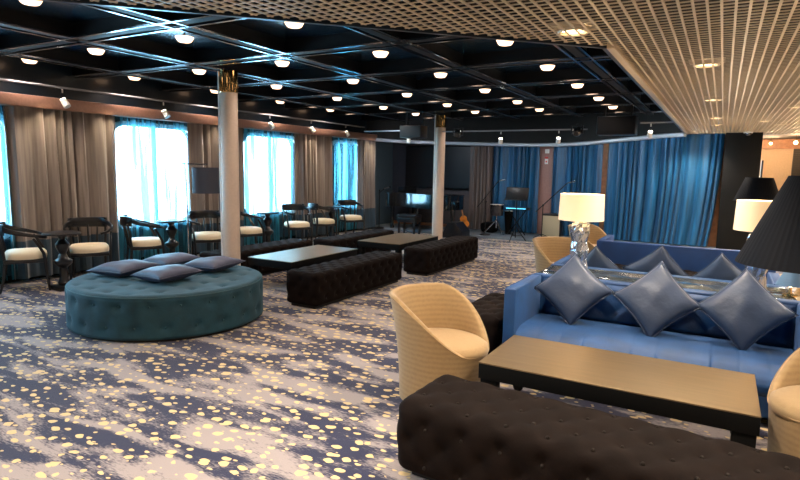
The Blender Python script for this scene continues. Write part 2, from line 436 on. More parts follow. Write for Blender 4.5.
# rails of the black coffered ceiling
RX = [-7.12,-5.68,-4.25,-2.82,-1.40]; RY = [-.9,.55,2.0,3.45,4.90,6.38,7.88,9.38,10.88,12.3]
def clipx(y): return XE-.03 if y > XE+DG else y-DG-.03
bm = bmesh.new(); bm2 = bmesh.new()
for x in RX:
    y0 = max(YF, YF) ; y1 = 13.0
    # start where the grid ends
    if x > YF-DG: ys = max(YF, x+DG+.05)
    else: ys = YF
    box(bm, (x-.045,ys,2.80), (x+.045,y1,ZC))
    for s in (-1,1): box(bm2, (x+s*.092-.014,ys,2.792), (x+s*.092+.014,y1,2.806))
for y in RY:
    x1 = clipx(y)
    if x1 < XW+.3: continue
    box(bm, (XW+.03,y-.045,2.80), (x1,y+.045,ZC-.001))
    for s in (-1,1): box(bm2, (XW+.03,y+s*.092-.014,2.790), (x1-.03,y+s*.092+.014,2.8045))
struct(new_mesh('trim_4', bm, M['railblk'], smooth=False)); struct(new_mesh('trim_5', bm2, M['railedge'], smooth=False))
# soffit above the windows + valance
struct(bxm('trim_6', (XW-.02,YF,2.44), (XW+.03,13.9,2.95), M['soffit'], smooth=False))
bm = bmesh.new(); box(bm, (-8.06,YF,2.30), (-7.86,13.0,2.455), .012)
struct(new_mesh('trim_7', bm, M['copper']))
# window wall with rounded openings
WC = [(.45,.76),(3.10,.86),(6.18,.78),(8.92,.82),(11.62,.66)]
def rrect(cx, cy, hw, hh, r, n=6):
    out = []
    for (sx, sy, a0) in ((1,-1,-90),(1,1,0),(-1,1,90),(-1,-1,180)):
        for k in range(n+1):
            a = R(a0+90*k/n); out.append((cx+sx*(hw-r)+r*math.cos(a), cy+sy*(hh-r)+r*math.sin(a)))
    return out
def curve_plate(name, loops, thick, m):
    cu = bpy.data.curves.new(name, 'CURVE'); cu.dimensions = '2D'; cu.fill_mode = 'BOTH'; cu.extrude = thick/2
    for lp in loops:
        s = cu.splines.new('POLY'); s.points.add(len(lp)-1); s.use_cyclic_u = True
        for p, q in zip(s.points, lp): p.co = (q[0], q[1], 0, 1)
    o = bpy.data.objects.new(name+'_c', cu); COL.objects.link(o)
    bpy.context.view_layer.update()
    me = bpy.data.meshes.new_from_object(o.evaluated_get(bpy.context.evaluated_depsgraph_get()))
    bpy.data.objects.remove(o); me.materials.clear(); me.materials.append(m); me.name = name
    return me
ZB, ZTW = .62, 2.20
loops = [[(YF,0),(14.2,0),(14.2,2.9),(YF,2.9)]] + [rrect(c, (ZB+ZTW)/2, w, (ZTW-ZB)/2, .22) for c, w in WC]
me = curve_plate('wall_left', loops, .16, M['windowwall'])
# curve plane (u,v) -> (y,z)
ROTP = Matrix(((0,0,1),(1,0,0),(0,1,0))).to_euler()
o = struct(link_mesh('wall_left', me, loc=(XW-.08,0,0), rot=ROTP))
for i, (c, w) in enumerate(WC):
    zc, hh = (ZB+ZTW)/2, (ZTW-ZB)/2
    me = curve_plate('window_frame', [rrect(c,zc,w+.05,hh+.05,.26), rrect(c,zc,w-.02,hh-.02,.21)], .05, M['white'])
    root = bpy.data.objects.new('window_%d' % (i+1), None); COL.objects.link(root); root['kind'] = 'structure'; root.location = (XW-.08,0,0)
    link_mesh('window_frame', me, root, loc=(.10,0,0), rot=ROTP)
    me = curve_plate('pane', [rrect(c,zc,w,hh,.22)], .008, M['pane'])
    link_mesh('pane', me, root, loc=(-.03,0,0), rot=ROTP)
    bm = bmesh.new(); box(bm, (.03,c-.03,ZB), (.08,c+.03,ZTW)); new_mesh('mullion', bm, M['white'], root, smooth=False)
    bm = bmesh.new(); box(bm, (.06,c-w-.05,ZB-.06), (.16,c+w+.05,ZB-.03), .008); new_mesh('window_sill', bm, M['windowwall'], root)
struct(bxm('baseboard_left', (XW,YF,0), (XW+.02,12.5,.09), M['tabledark'], smooth=False))
# back wall
struct(bxm('wall_back', (XW-.2,YB,0), (XE+.95,YB+.12,3.0), M['walltaupe'], smooth=False))
struct(bxm('wall_back', (XW,YB-.03,.05), (-7.62,YB,2.6), M['navywall'], smooth=False))
struct(bxm('trim_8', (-3.98,YB-.06,.05), (-3.50,YB,2.4), M['pinkwall'], bev=.01))
struct(bxm('trim_9', (-2.50,YB-.05,.05), (-2.30,YB,2.4), M['woodstrip'], bev=.01))
struct(bxm('trim_10', (-.42,YB-.09,0), (-.02,YB,2.43), M['woodstrip'], bev=.01))
struct(bxm('baseboard_back', (-8.1,YB-.05,.05), (-5.75,YB,.13), M['woodstrip'], bev=.005))
struct(bxm('wall_right', (XR,YF,0), (XR+.1,17.4,2.8), M['tanwall'], smooth=False))
struct(bxm('wall_front', (XW-.2,YF-.1,0), (XR+.1,YF,2.95), M['tanwall'], smooth=False))
# black partition at the end of the stage and the passage beyond it
struct(bxm('wall_partition', (-.02,13.35,0), (.62,13.8,2.438), M['blackpanel'], bev=.008))
struct(bxm('trim_11', (.66,13.75,0), (.69,13.95,1.9), M['blackmetal']))
struct(bxm('wall_far', (.3,17.2,0), (3.3,17.3,2.8), M['tanwall'], smooth=False))
struct(bxm('ceiling', (.0,14.0,2.50), (3.3,17.3,2.56), M['plenum'], smooth=False))
struct(bxm('trim_12', (.7,17.05,2.26), (3.2,17.2,2.50), M['woodstrip'], smooth=False))
bm = bmesh.new()
for k in range(24): box(bm, (1.46,17.0,1.0+k*.052), (3.1,17.06,1.03+k*.052))
box(bm, (1.46,17.06,0), (3.1,17.12,2.26))
struct(new_mesh('trim_13', bm, M['lv'], smooth=False))
struct(bxm('wall_side', (-.13,13.95,0), (-.02,17.3,2.6), M['blackpanel'], smooth=False))
# curved pale fascia over the stage
arc = [(-8.14,12.5,2.39),(-7.92,12.6,2.38),(-7.34,12.9,2.343),(-6.34,13.2,2.313),(-5.34,13.4,2.291),(-3.84,13.45,2.262),(-2.9,13.4,2.286),(-2.03,13.3,2.355),(-1.22,13.12,2.42),(-.74,13.0,2.44)]
def smooth_arc(a, n=5):
    out = []
    for i in range(len(a)-1):
        p0 = a[max(i-1,0)]; p1 = a[i]; p2 = a[i+1]; p3 = a[min(i+2,len(a)-1)]
        for k in range(n):
            t = k/n
            out.append(tuple(.5*((2*p1[c])+(-p0[c]+p2[c])*t+(2*p0[c]-5*p1[c]+4*p2[c]-p3[c])*t*t+(-p0[c]+3*p1[c]-3*p2[c]+p3[c])*t**3) for c in (0,1,2)))
    out.append(a[-1]); return out
SA = smooth_arc(arc)
bm = bmesh.new(); sweep_rect(bm, [(x,y,z-.05) for x,y,z in SA], (0,0,1), .16, .085); struct(new_mesh('trim_14', bm, M['fascia']))
bm = bmesh.new(); ra = []
for x,y,z in SA: ra.append([bm.verts.new((x,y-.03,z-.012)), bm.verts.new((x,y-.03,2.949)), bm.verts.new((x,y+.04,2.949)), bm.verts.new((x,y+.04,z-.012))])
for p, q in zip(ra, ra[1:]):
    for i in range(4): bm.faces.new((p[i],p[(i+1)%4],q[(i+1)%4],q[i]))
bm.faces.new(ra[0]); bm.faces.new(ra[-1][::-1])
struct(new_mesh('trim_15', bm, M['blackpanel'], smooth=False))

# ------------------------------------------------------------------ curtains
def curtain(name, p0, p1, z0, z1, m, fold=.14, amp=.05, label='', cat='curtain', group=None, seed=1, gather=1.0, flare=0):
    rnd = random.Random(seed)
    p0 = Vector((*p0,0)); p1 = Vector((*p1,0)); d = p1-p0; L = d.length; d.normalize(); nrm = Vector((-d.y,d.x,0))
    n = max(12, int(L/fold)*9); nz = 14
    ph = [0]
    for i in range(n): ph.append(ph[-1] + (L/n)/fold*2*PI*(1+.55*math.sin(i*.13+seed)+.25*math.sin(i*.37+2*seed)))
    bm = bmesh.new(); g = []
    for k in range(nz+1):
        t = k/nz; z = z0+(z1-z0)*t
        row = []
        for i in range(n+1):
            s = i/n
            a = amp*(.55+.45*(1-t))*(1+.3*math.sin(s*9+seed))
            w = a*math.sin(ph[i]+.25*math.sin(3*t+seed)) + .22*a*math.sin(2.3*ph[i]+t*2)
            along = s*L*(1+flare*(1-t)**2) + .25*a*math.cos(ph[i])
            p = p0 + d*along + nrm*w
            row.append(bm.verts.new((p.x, p.y, z)))
        g.append(row)
    for a, b in zip(g, g[1:]):
        for i in range(n): bm.faces.new((a[i],a[i+1],b[i+1],b[i]))
    o = new_mesh(name, bm, m)
    return tag(o, label, cat, group)
G = 'taupe drapes between the windows'
XD = -7.95
for y0, y1, lab, sd in ((1.55,2.1,'taupe drape beside the window out of view on the far left',2),
                    (3.84,5.38,'wide taupe drape between the two leftmost windows',3),
                    (6.68,7.95,'taupe drape behind the floor lamp and front pillar',4),
                    (9.45,10.78,'taupe drape to the right of the window behind the long bench',5),
                    (11.86,12.72,'narrow taupe drape at the far corner of the window wall',6)):
    if y1 < 3: continue
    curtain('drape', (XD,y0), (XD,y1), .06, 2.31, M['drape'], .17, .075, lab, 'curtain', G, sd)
G = 'cyan sheer curtains over the windows'
for y0, y1, lab, sd in ((2.2,3.98,'cyan sheer curtain over the window at the left edge',12),
                    (5.36,6.70,'cyan sheer curtain over the bright window left of the front pillar',13),
                    (7.90,9.47,'cyan sheer curtain over the bright window right of the front pillar',14),
                    (10.76,11.88,'cyan sheer curtain over the narrow far window',15)):
    curtain('sheer_curtain', (XD-.06,y0), (XD-.06,y1), .06, 2.30, M['sheer'], .19, .03, lab, 'curtain', G, sd)
G = 'blue stage curtains'
curtain('stage_curtain', (-5.12,13.8), (-3.93,13.8), .07, 2.36, M['drape_bl'], .15, .07, 'dark blue stage curtain behind the music stand', 'curtain', G, 21)
curtain('stage_curtain', (-3.60,13.78), (-2.46,13.78), .07, 2.36, M['drape_bl'], .15, .07, 'blue stage curtain behind the lit table lamp, left of the wide one', 'curtain', G, 22)
curtain('stage_curtain', (-2.33,13.70), (-.05,13.62), .07, 2.435, M['drape_bl'], .16, .075, 'widest bright blue stage curtain beside the black partition', 'curtain', G, 23, flare=-.07)
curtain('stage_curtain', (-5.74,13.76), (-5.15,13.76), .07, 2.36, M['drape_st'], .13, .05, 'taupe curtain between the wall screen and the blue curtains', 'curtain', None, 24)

# ------------------------------------------------------------------ pillars
def pillar(x, y, lab):
    root = empty('pillar', (x,y,0), lab, 'pillar', 'cream pillars with brass tops'); root['kind'] = 'structure'
    lm('shaft', [(.11,0),(.11,2.52)], M['colpaint'], root, 40)
    lm('brass_collar', [(.113,2.52),(.118,2.525),(.118,2.79),(.113,2.795)], M['brass'], root, 40)
    tm('window_highlight', [(-.108,-.058,.0),(-.108,-.058,2.79)], .018, M['white'], root, 10)  # added white strip in place of the window's highlight on the shaft
pillar(-5.6,5.37,'round cream pillar with brass collar behind the round teal ottoman')
pillar(-5.59,11.65,'round cream pillar with brass collar near the grand piano')

# ------------------------------------------------------------------ tufted benches
def tufted_bench(L, W, H, name='tufted_bench', rad=.055):
    def dsp(f, u, v):
        def g(u, v):
            i = round(u/.1); best = 9
            for a_ in (i-1,i,i+1):
                for b_ in (round(v/.1)-1, round(v/.1), round(v/.1)+1):
                    if (a_+b_) % 2 == 0: best = min(best, (u-a_*.1)**2+(v-b_*.1)**2)
            return -.014*math.exp(-best/.00035)-.010*math.exp(-best/.0022)
        if f == 't': return tuft(u, v, .20, .007) + g(u, v)
        if v < .04: return 0
        return tuft(u, v-.10, .20, .006) + g(u, v-.10)
    bm = bmesh.new(); rounded_block(bm, L, W, H-.03, rad, .02, dsp, .03)
    o = bpy.data.objects.new(name, None); COL.objects.link(o); o.empty_display_size = .1
    new_mesh('upholstery', bm, M['brown'], o, auto=180)
    bxm('plinth', (-L/2+rad,-W/2+rad,0), (L/2-rad,W/2-rad,.032), M['plinth'], o, smooth=False)
    # buttons of the top and the upper row of the two long sides
    bmb = bmesh.new(); bmesh.ops.create_uvsphere(bmb, u_segments=8, v_segments=5, radius=.010)
    first = new_mesh('button', bmb, M['brown_button'], o)
    spots = []
    nu = int(L/2/.1)
    for i in range(-nu, nu+1):
        for j in range(-3, 4):
            if (i+j) % 2 == 0 and abs(i*.1) < L/2-.05 and abs(j*.1) < W/2-.05: spots.append((i*.1, j*.1, H-.020))
        for s in (-1,1):
            for kk in (1,3):
                v = .1+ .1*(kk-1)
                if (i+kk-1) % 2 == 0 and abs(i*.1) < L/2-.05 and v < H-.08: spots.append((i*.1, s*(W/2-.014), v+.0))
    spots = sorted(spots, key=lambda p: -p[2])[:96]
    first.location = spots[0]
    for p in spots[1:]:
        c = first.copy(); COL.objects.link(c); c.parent = o; c.location = p
    return o
G = 'dark brown tufted benches'
near = tufted_bench(2.0, .54, .43, rad=.085); near.location = (-.385,2.625,0); near.rotation_euler = (0,0,R(-3))
tag(near, 'nearest dark brown button-tufted bench, in front of the bronze coffee table', 'bench', G)
b2 = tufted_bench(2.0, .46, .42); b2.location = (-4.08,5.93,0); b2.rotation_euler = (0,0,PI/2)
tag(b2, 'dark brown tufted bench to the right of the round teal ottoman', 'bench', G)
dup(b2, (-3.93,8.43,0), PI/2, 'dark brown tufted bench farthest right, in front of the far pillar', G)
dup(b2, (-5.96,6.30,0), PI/2, 'dark brown tufted bench behind the blue-lit low table, near the front pillar', G)
dup(b2, (-5.66,8.42,0), PI/2, 'dark brown tufted bench farthest back, in front of the window chairs', G)
b3 = tufted_bench(.96, .44, .42, 'tufted_stool'); b3.location = (-1.70,4.74,0); b3.rotation_euler = (0,0,PI/2)
tag(b3, 'short dark brown tufted stool between the tan tub chair and the blue sofa', 'stool')

# ------------------------------------------------------------------ round ottoman
def round_ottoman():
    o = empty('round_ottoman', (-4.98,3.90,0), 'large round teal velvet button-tufted ottoman with four cushions on top', 'ottoman')
    Rr, H = .955, .43
    n = 160; prof = []
    for k in range(15): prof.append((Rr-.012*math.sin(PI*k/14)*-1 if False else Rr, .03+(H-.09)*k/14, 's'))
    for k in range(1,8): a = R(90*k/7); prof.append((Rr-.06+.06*math.cos(a), H-.06+.06*math.sin(a), 'c'))
    for k in range(1,34): prof.append(((Rr-.06)*(1-k/34), H, 't'))
    bm = bmesh.new(); rings = []
    nb = 22
    for r, z, f in prof:
        ring = []
        for i in range(n):
            a = 2*PI*i/n
            if f == 's' or f == 'c':
                d = 0
                for zz, sh in ((.33,0),(.13,.5)):
                    ua = ((a*nb/(2*PI)+sh+.5) % 1 -.5)*2*PI/nb*Rr
                    q = (ua*ua+(z-zz)**2)
                    d += .024*math.exp(-q/.0011) + .010*math.exp(-q/.006)
                rr, zz2 = r-d, z
            else:
                xx, yy = r*math.cos(a), r*math.sin(a)
                gx, gy = .26, .26
                row = round(yy/gy); ux = xx - (round(xx/gx-(row%2)*.5)+(row%2)*.5)*gx; uy = yy-row*gy
                q = ux*ux+uy*uy
                rr = r; zz2 = z - .02*math.exp(-q/.0012) - .008*math.exp(-q/.007)
            ring.append(bm.verts.new((rr*math.cos(a), rr*math.sin(a), zz2)))
        rings.append(ring)
    for a, b in zip(rings, rings[1:]):
        for i in range(n): bm.faces.new((a[i], a[(i+1)%n], b[(i+1)%n], b[i]))
    bm.faces.new(rings[-1]); bm.faces.new(rings[0][::-1])
    new_mesh('upholstery', bm, M['teal'], o, auto=180)
    lm('plinth', [(Rr-.04,0),(Rr-.04,.035)], M['plinth'], o, 64)
    # top piping seam
    bm = bmesh.new()
    pts = [((Rr-.012)*math.cos(2*PI*i/96), (Rr-.012)*math.sin(2*PI*i/96), H-.022) for i in range(97)]
    tube(bm, pts, .005, 6); new_mesh('piping', bm, M['teal_button'], o)
    bmb = bmesh.new(); bmesh.ops.create_uvsphere(bmb, u_segments=8, v_segments=5, radius=.011)
    first = new_mesh('button', bmb, M['teal_button'], o); used = False
    sp = []
    for zz, sh in ((.33,0),(.13,.5)):
        for k in range(nb):
            a = 2*PI*(k-sh)/nb; sp.append(((Rr-.028)*math.cos(a), (Rr-.028)*math.sin(a), zz))
    for row in range(-3,4):
        for c in range(-4,5):
            x, y = (c+(row%2)*.5)*.26, row*.26
            if math.hypot(x,y) < Rr-.1: sp.append((x,y,H-.022))
    first.location = sp[0]
    for p in sp[1:]:
        c = first.copy(); COL.objects.link(c); c.parent = o; c.location = p
round_ottoman()

# ------------------------------------------------------------------ cushions
def cushion_mesh(w, t, m, name):
    bm = bmesh.new(); superpillow(bm, w, w, t, 20)
    me = bpy.data.meshes.new(name); bmesh.ops.recalc_face_normals(bm, faces=bm.faces); bm.to_mesh(me); bm.free(); me.materials.append(m)
    me.polygons.foreach_set('use_smooth', [True]*len(me.polygons))
    bm = bmesh.new(); pillow_piping(bm, w, w)
    mp = bpy.data.meshes.new('piping'); bm.to_mesh(mp); bm.free(); mp.materials.append(m)
    mp.polygons.foreach_set('use_smooth', [True]*len(mp.polygons))
    return me, mp
def place_cushion(meshes, loc, rot, lab, grp):
    o = link_mesh('throw_cushion', meshes[0]); o.location = loc
    o.rotation_euler = rot if not isinstance(rot, Matrix) else rot.to_euler()
    link_mesh('piping', meshes[1], o)
    return tag(o, lab, 'cushion', grp)
CP = cushion_mesh(.50, .15, M['plum'], 'cushion_plum')
CS = cushion_mesh(.47, .17, M['slate'], 'cushion_slate')
G = 'grey-plum cushions on the round ottoman'
HP = .43
for x, y, rz, dz, lab in ((-5.47,3.72,R(6),0,'leftmost plum-grey cushion lying on the round teal ottoman'),
                      (-4.86,3.78,R(-4),0,'front plum-grey cushion lying on the round teal ottoman'),
                      (-5.50,4.34,R(-3),.0,'rearmost plum-grey cushion lying on the round teal ottoman, towards the windows'),
                      (-4.92,4.43,R(5),.0,'right plum-grey cushion on the round teal ottoman, nearest the pillar')):
    place_cushion(CP, (x,y,HP+.068+dz), (R(2),R(-2),rz), lab, G)

# ------------------------------------------------------------------ sofas
def sofa(name, W, D, loc, rz, label, m, seams=True):
    o = empty(name, (loc[0],loc[1],0), label, 'sofa', 'blue velvet sofas', rz)
    H = .70; T = .09; hw, hd = W/2, D/2
    bm = bmesh.new(); box(bm, (-hw+.01,-hd+.03,.06), (hw-.01,hd-.01,.24), .015); new_mesh('base', bm, m, o)
    for s in (-1,1):
        bm = bmesh.new(); x0, x1 = sorted((s*hw, s*(hw-T)))
        box(bm, (x0,-hd,.05), (x1,hd-.105,H), .014, 3)
        new_mesh('armrest', bm, m, o)
        bm = bmesh.new(); xx = s*(hw-.010) ; xi = s*(hw-T+.010)
        for q in (xx, xi): tube(bm, [(q,-hd+.004,.08),(q,-hd+.004,H-.012),(q,-hd+.02,H-.001),(q,hd-.11,H-.001)], .0045, 6)
        new_mesh('piping', bm, m, o)
    bm = bmesh.new(); box(bm, (-hw,hd-.10,.05), (hw,hd,H), .014, 3); new_mesh('backrest', bm, m, o)
    # tufted inner back panel
    bm = bmesh.new(); iw = W-2*T-.01; n = 90; k = 22; g = []
    for j in range(k+1):
        row = []
        for i in range(n+1):
            x = -iw/2+iw*i/n; z = .36+.32*j/k
            e = min(1, min(i, n-i)/3, min(j, k-j)/2)
            d = .05*e + tuft(x, z-.52, .24, .032)*e
            row.append(bm.verts.new((x, hd-.098-d, z)))
        g.append(row)
    for a, b in zip(g, g[1:]):
        for i in range(n): bm.faces.new((a[i],a[i+1],b[i+1],b[i]))
    new_mesh('back_tufting', bm, m, o, auto=180)
    # seat with channel seams and a rolled front
    bm = bmesh.new(); n = 180; prof = []
    d1 = hd-.16; f = -hd-.01
    prof = [(d1,.30),(d1,.375),(f+.30,.388),(f+.16,.385),(f+.07,.365),(f+.02,.325),(f,.28),(f+.01,.235),(f+.04,.20)]
    g = []
    P2 = []
    for a, b in zip(prof, prof[1:]):
        for q in range(3): P2.append((a[0]+(b[0]-a[0])*q/3, a[1]+(b[1]-a[1])*q/3))
    P2.append(prof[-1])
    nch = 11
    for i in range(n+1):
        x = -iw/2+iw*i/n; u = (x/iw+.5)*nch; c = abs(u-round(u)); dd = .0055*math.exp(-(c/.03)**2) if 0 < round(u) < nch else 0
        row = []
        for q, (y, z) in enumerate(P2):
            k = 1 if q > 4 else .3
            row.append(bm.verts.new((x, y+dd*k*.8, z-dd*k)))
        g.append(row)
    for a, b in zip(g, g[1:]):
        for q in range(len(P2)-1): bm.faces.new((a[q],a[q+1],b[q+1],b[q]))
    bm.faces.new(g[0]); bm.faces.new(g[-1][::-1])
    new_mesh('seat', bm, m, o, auto=60)
    for sx in (-1,1):
        for sy in (-1,1):
            bxm('foot', (sx*(hw-.08)-.03,sy*(hd-.07)-.03,0), (sx*(hw-.08)+.03,sy*(hd-.07)+.03,.062), M['plinth'], o, smooth=False)
    return o
sofa('sofa', 2.02, .83, (-.39,4.535), 0, 'nearest blue velvet sofa with three slate cushions, behind the bronze coffee table', M['blue'])
sofa('sofa', 1.92, .80, (-.44,5.86), PI, 'blue sofa turned away, backing onto the mirrored console with the lamps', M['blue'])
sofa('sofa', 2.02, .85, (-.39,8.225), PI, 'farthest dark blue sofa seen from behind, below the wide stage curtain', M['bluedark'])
G = 'slate cushions on the nearest sofa'
CS = cushion_mesh(.45, .16, M['slate'], 'cushion_slate')
def diamond(loc, yaw, lean, roll, lab, grp):
    mt = Matrix.Rotation(R(yaw),3,'Z') @ Matrix.Rotation(R(90-lean),3,'X') @ Matrix.Rotation(R(45+roll),3,'Z')
    return place_cushion(CS, loc, mt, lab, grp)
diamond((-1.00,4.66,.640), 4, 27, 3, 'left slate satin cushion standing on its corner on the nearest blue sofa', G)
diamond((-.375,4.66,.635), 0, 27, -2, 'middle slate satin cushion standing on its corner on the nearest blue sofa', G)
diamond((.205,4.66,.640), -3, 27, 2, 'right slate satin cushion standing on its corner on the nearest blue sofa', G)
G = 'slate cushions on the sofa behind the console'
diamond((-1.02,5.80,.60), 180, 24, 0, 'slate cushion peeking out right beside the base of the lit crystal lamp', G)
diamond((-.47,5.80,.655), 180, 22, 6, 'slate cushion tip standing behind the mirrored console, behind the middle front cushion', G)
diamond((.06,5.80,.625), 182, 24, -4, 'slate cushion tip standing behind the mirrored console, left of the black shade', G)

# ------------------------------------------------------------------ console behind the nearest sofa
co = empty('console_table', (-.42,5.205,0), 'long narrow console with a mirrored glass top between the two blue sofas', 'table')
bxm('table_top', (-.95,-.235,.675), (.95,.235,.69), M['mirror'], co, bev=.003)
bm = bmesh.new()
for y in (-.240,.232): box(bm, (-.955,y,.668), (.955,y+.008,.697))
for x in (-.958,.950): box(bm, (x,-.232,.668), (x+.008,.232,.697))
new_mesh('metal_rim', bm, M['chrome'], co, smooth=False)
bxm('apron', (-.93,-.215,.60), (.93,.215,.674), M['tabledark'], co, bev=.004)
for sx in (-1,1):
    for sy in (-1,1):
        bxm('leg', (sx*.90-.02,sy*.19-.02,0), (sx*.90+.02,sy*.19+.02,.60), M['tabledark'], co, bev=.003)

# ------------------------------------------------------------------ table lamps
def shade_shell(bm, r0, r1, h, z0, t=.004, pleats=0, n=64):
    def ring(r, z):
        return [bm.verts.new(((r*(1+ (.006 if (pleats and i%2) else 0)))*math.cos(2*PI*i/n), (r*(1+(.006 if (pleats and i%2) else 0)))*math.sin(2*PI*i/n), z)) for i in range(n)]
    a, b, c, d = ring(r0,z0), ring(r1,z0+h), ring(r1-t,z0+h), ring(r0-t,z0)
    for p, q in ((a,b),(b,c),(c,d),(d,a)):
        for i in range(n): bm.faces.new((p[i],p[(i+1)%n],q[(i+1)%n],q[i]))
def shade(name, r0, r1, h, z0, m, parent, pleats=0, n=64):
    bm = bmesh.new(); shade_shell(bm, r0, r1, h, z0, .004, pleats, n); return new_mesh(name, bm, m, parent, auto=30 if not pleats else 5)
def point(parent, loc, w, col=(1,.68,.36), r=.04):
    l = bpy.data.lights.new('lamp_light', 'POINT'); l.energy = w; l.color = col; l.shadow_soft_size = r
    o = bpy.data.objects.new('lamp_light', l); COL.objects.link(o); o.parent = parent; o.location = loc; return o
def crystal_lamp(loc, label, rz=0, sq=1):
    o = empty('table_lamp', loc, label, 'lamp', 'crystal table lamps with cream shades', rz)
    rnd = random.Random(3)
    bm = bmesh.new(); n = 11; rings = []
    for k, (z, r) in enumerate(((0,.075),(.04,.078),(.12,.068),(.20,.080),(.28,.070),(.36,.088),(.42,.082),(.445,.072))):
        rings.append([bm.verts.new((r*(1+rnd.uniform(-.16,.16))*math.cos(2*PI*(i+.3*k)/n), r*(1+rnd.uniform(-.16,.16))*math.sin(2*PI*(i+.3*k)/n), z)) for i in range(n)])
    for a, b in zip(rings, rings[1:]):
        for i in range(n): bm.faces.new((a[i],a[(i+1)%n],b[(i+1)%n])); bm.faces.new((a[i],b[(i+1)%n],b[i]))
    bm.faces.new(rings[0][::-1]); bm.faces.new(rings[-1])
    new_mesh('crystal_base', bm, M['crystal'], o, smooth=False)
    lm('neck', [(.05,.445),(.055,.455),(.02,.46),(.016,.47),(.022,.475),(.022,.52),(.01,.525)], M['chrome'], o, 24)
    sh = shade('lamp_shade', .198*sq, .190*sq, .235, .475, M['shade_lit'], o)
    bm = bmesh.new(); bmesh.ops.create_uvsphere(bm, u_segments=16, v_segments=10, radius=.032); new_mesh('bulb', bm, M['bulb'], o, loc=(0,0,.565))
    bm = bmesh.new()
    for k in range(3): tube(bm, [(0,0,.66),(.185*sq*math.cos(k*2.09),.185*sq*math.sin(k*2.09),.69)], .002, 5)
    new_mesh('spider', bm, M['chrome'], o)
    point(o, (0,0,.60), 12, r=.05)
    return o
crystal_lamp((-1.09,5.25,.692), 'lit table lamp with cream drum shade and crystal base, left end of the console')
crystal_lamp((.285,5.24,.692), 'lit cream drum shade lamp at the right, partly hidden by the big black shade', 1.0, .93)
# floor lamps with pleated black cone shades
def arm_lamp(loc, pole, ztop, r0, r1, h, m, label, matpole, group=None, lit=True, pleats=1, over=.1):
    o = empty('floor_lamp', (pole[0],pole[1],0), label, 'lamp', group)
    dx, dy = loc[0]-pole[0], loc[1]-pole[1]
    lm('base', [(.14,0),(.14,.018),(.13,.025)], matpole, o, 32)
    tm('pole', [(0,0,.02),(0,0,ztop+(.06 if math.hypot(loc[0]-pole[0],loc[1]-pole[1])>.2 else -.05))], .011, matpole, o)
    L = math.hypot(dx,dy)
    if L > .05:
        ux, uy = dx/L, dy/L
        tm('arm', [(-ux*over,-uy*over,ztop+.05),(dx+ux*.03,dy+uy*.03,ztop+.05)], .009, matpole, o)
    tm('stem', [(dx,dy,ztop-.2),(dx,dy,ztop+.012)], .006, matpole, o)
    bm = bmesh.new(); shade_shell(bm, r0, r1, h, 0, .005, pleats, 120 if pleats else 64)
    s = new_mesh('lamp_shade', bm, m, o, auto=5 if pleats else 30, loc=(dx,dy,ztop-h))
    bm = bmesh.new()
    for k in range(3): tube(bm, [(dx,dy,ztop-.02),(dx+r1*math.cos(k*2.09),dy+r1*math.sin(k*2.09),ztop-.01)], .003, 5)
    new_mesh('spider', bm, M['chrome'], o)
    return o
arm_lamp((.45,3.92), (1.02,4.02), 1.60, .35, .125, .51, M['shade_blk'], 'large floor lamp with black pleated cone shade cut off by the right edge', M['blackmetal'])
arm_lamp((.33,7.02), (.33,7.02), 1.575, .22, .125, .25, M['shade_blk'], 'black cone-shaded floor lamp behind the lit lamp at the right', M['chrome'])
arm_lamp((-6.88,6.10), (-6.88,5.74), 1.56, .20, .20, .39, M['shade_grey'], 'floor lamp with grey drum shade on a side arm, left of the front pillar', M['chrome'], pleats=0, over=.14)
# small lamp with blue shade on the console's right end
sl = empty('table_lamp', (.51,5.14,.692), 'small lamp with a blue-grey flared shade and glowing bulb below the big black shade', 'lamp')
lm('base', [(.05,0),(.05,.012),(.012,.02),(.010,.07)], M['brass'], sl, 20)
shade('lamp_shade', .10, .045, .11, .085, M['shade_blue'], sl)
bm = bmesh.new(); bmesh.ops.create_uvsphere(bm, u_segments=12, v_segments=8, radius=.02); new_mesh('bulb', bm, M['bulb'], sl, loc=(0,0,.085))

# ------------------------------------------------------------------ coffee tables
def coffee_table(L, W, label, loc, rz, grp='low rectangular tables'):
    o = empty('coffee_table', (loc[0],loc[1],0), label, 'table', grp, rz)
    bxm('table_top', (-L/2,-W/2,.392), (L/2,W/2,.40), M['bronze'], o, bev=.002, smooth=False)
    bxm('apron', (-L/2+.001,-W/2+.001,.295), (L/2-.001,W/2-.001,.3915), M['tabledark'], o, bev=.003)
    for sx in (-1,1):
        for sy in (-1,1):
            x, y = sx*(L/2-.065), sy*(W/2-.05)
            bm = bmesh.new(); box(bm, (x-.055,y-.035,.10), (x+.055,y+.035,.30), .004); leg = new_mesh('leg', bm, M['tabledark'], o)
            bm = bmesh.new(); bmesh.ops.create_cone(bm, cap_ends=True, segments=20, radius1=.036, radius2=.036, depth=.03, matrix=Matrix.Translation((x,y,.037)) @ Matrix.Rotation(PI/2,4,'X'))
            box(bm, (x-.018,y-.022,.05), (x+.018,y+.022,.105), .003)
            new_mesh('caster', bm, M['blackmetal'], leg)
    return o
coffee_table(1.51, .70, 'bronze-topped low table in front of the nearest blue sofa', (-.495,3.595), 0)
coffee_table(1.50, .74, 'low table with blue window light on top, between two brown benches beside the round ottoman', (-5.03,6.21), PI/2)
coffee_table(1.42, .80, 'low dark table farther back, in front of the grand piano', (-4.80,8.48), PI/2)
coffee_table(1.40, .60, 'low table hidden between the sofas, just seen behind the mirrored console', (-.50,6.80), 0)
b4 = dup(near, (-.40,7.50,0), 0, 'dark brown bench just seen against the back of the farthest sofa', 'dark brown tufted benches')

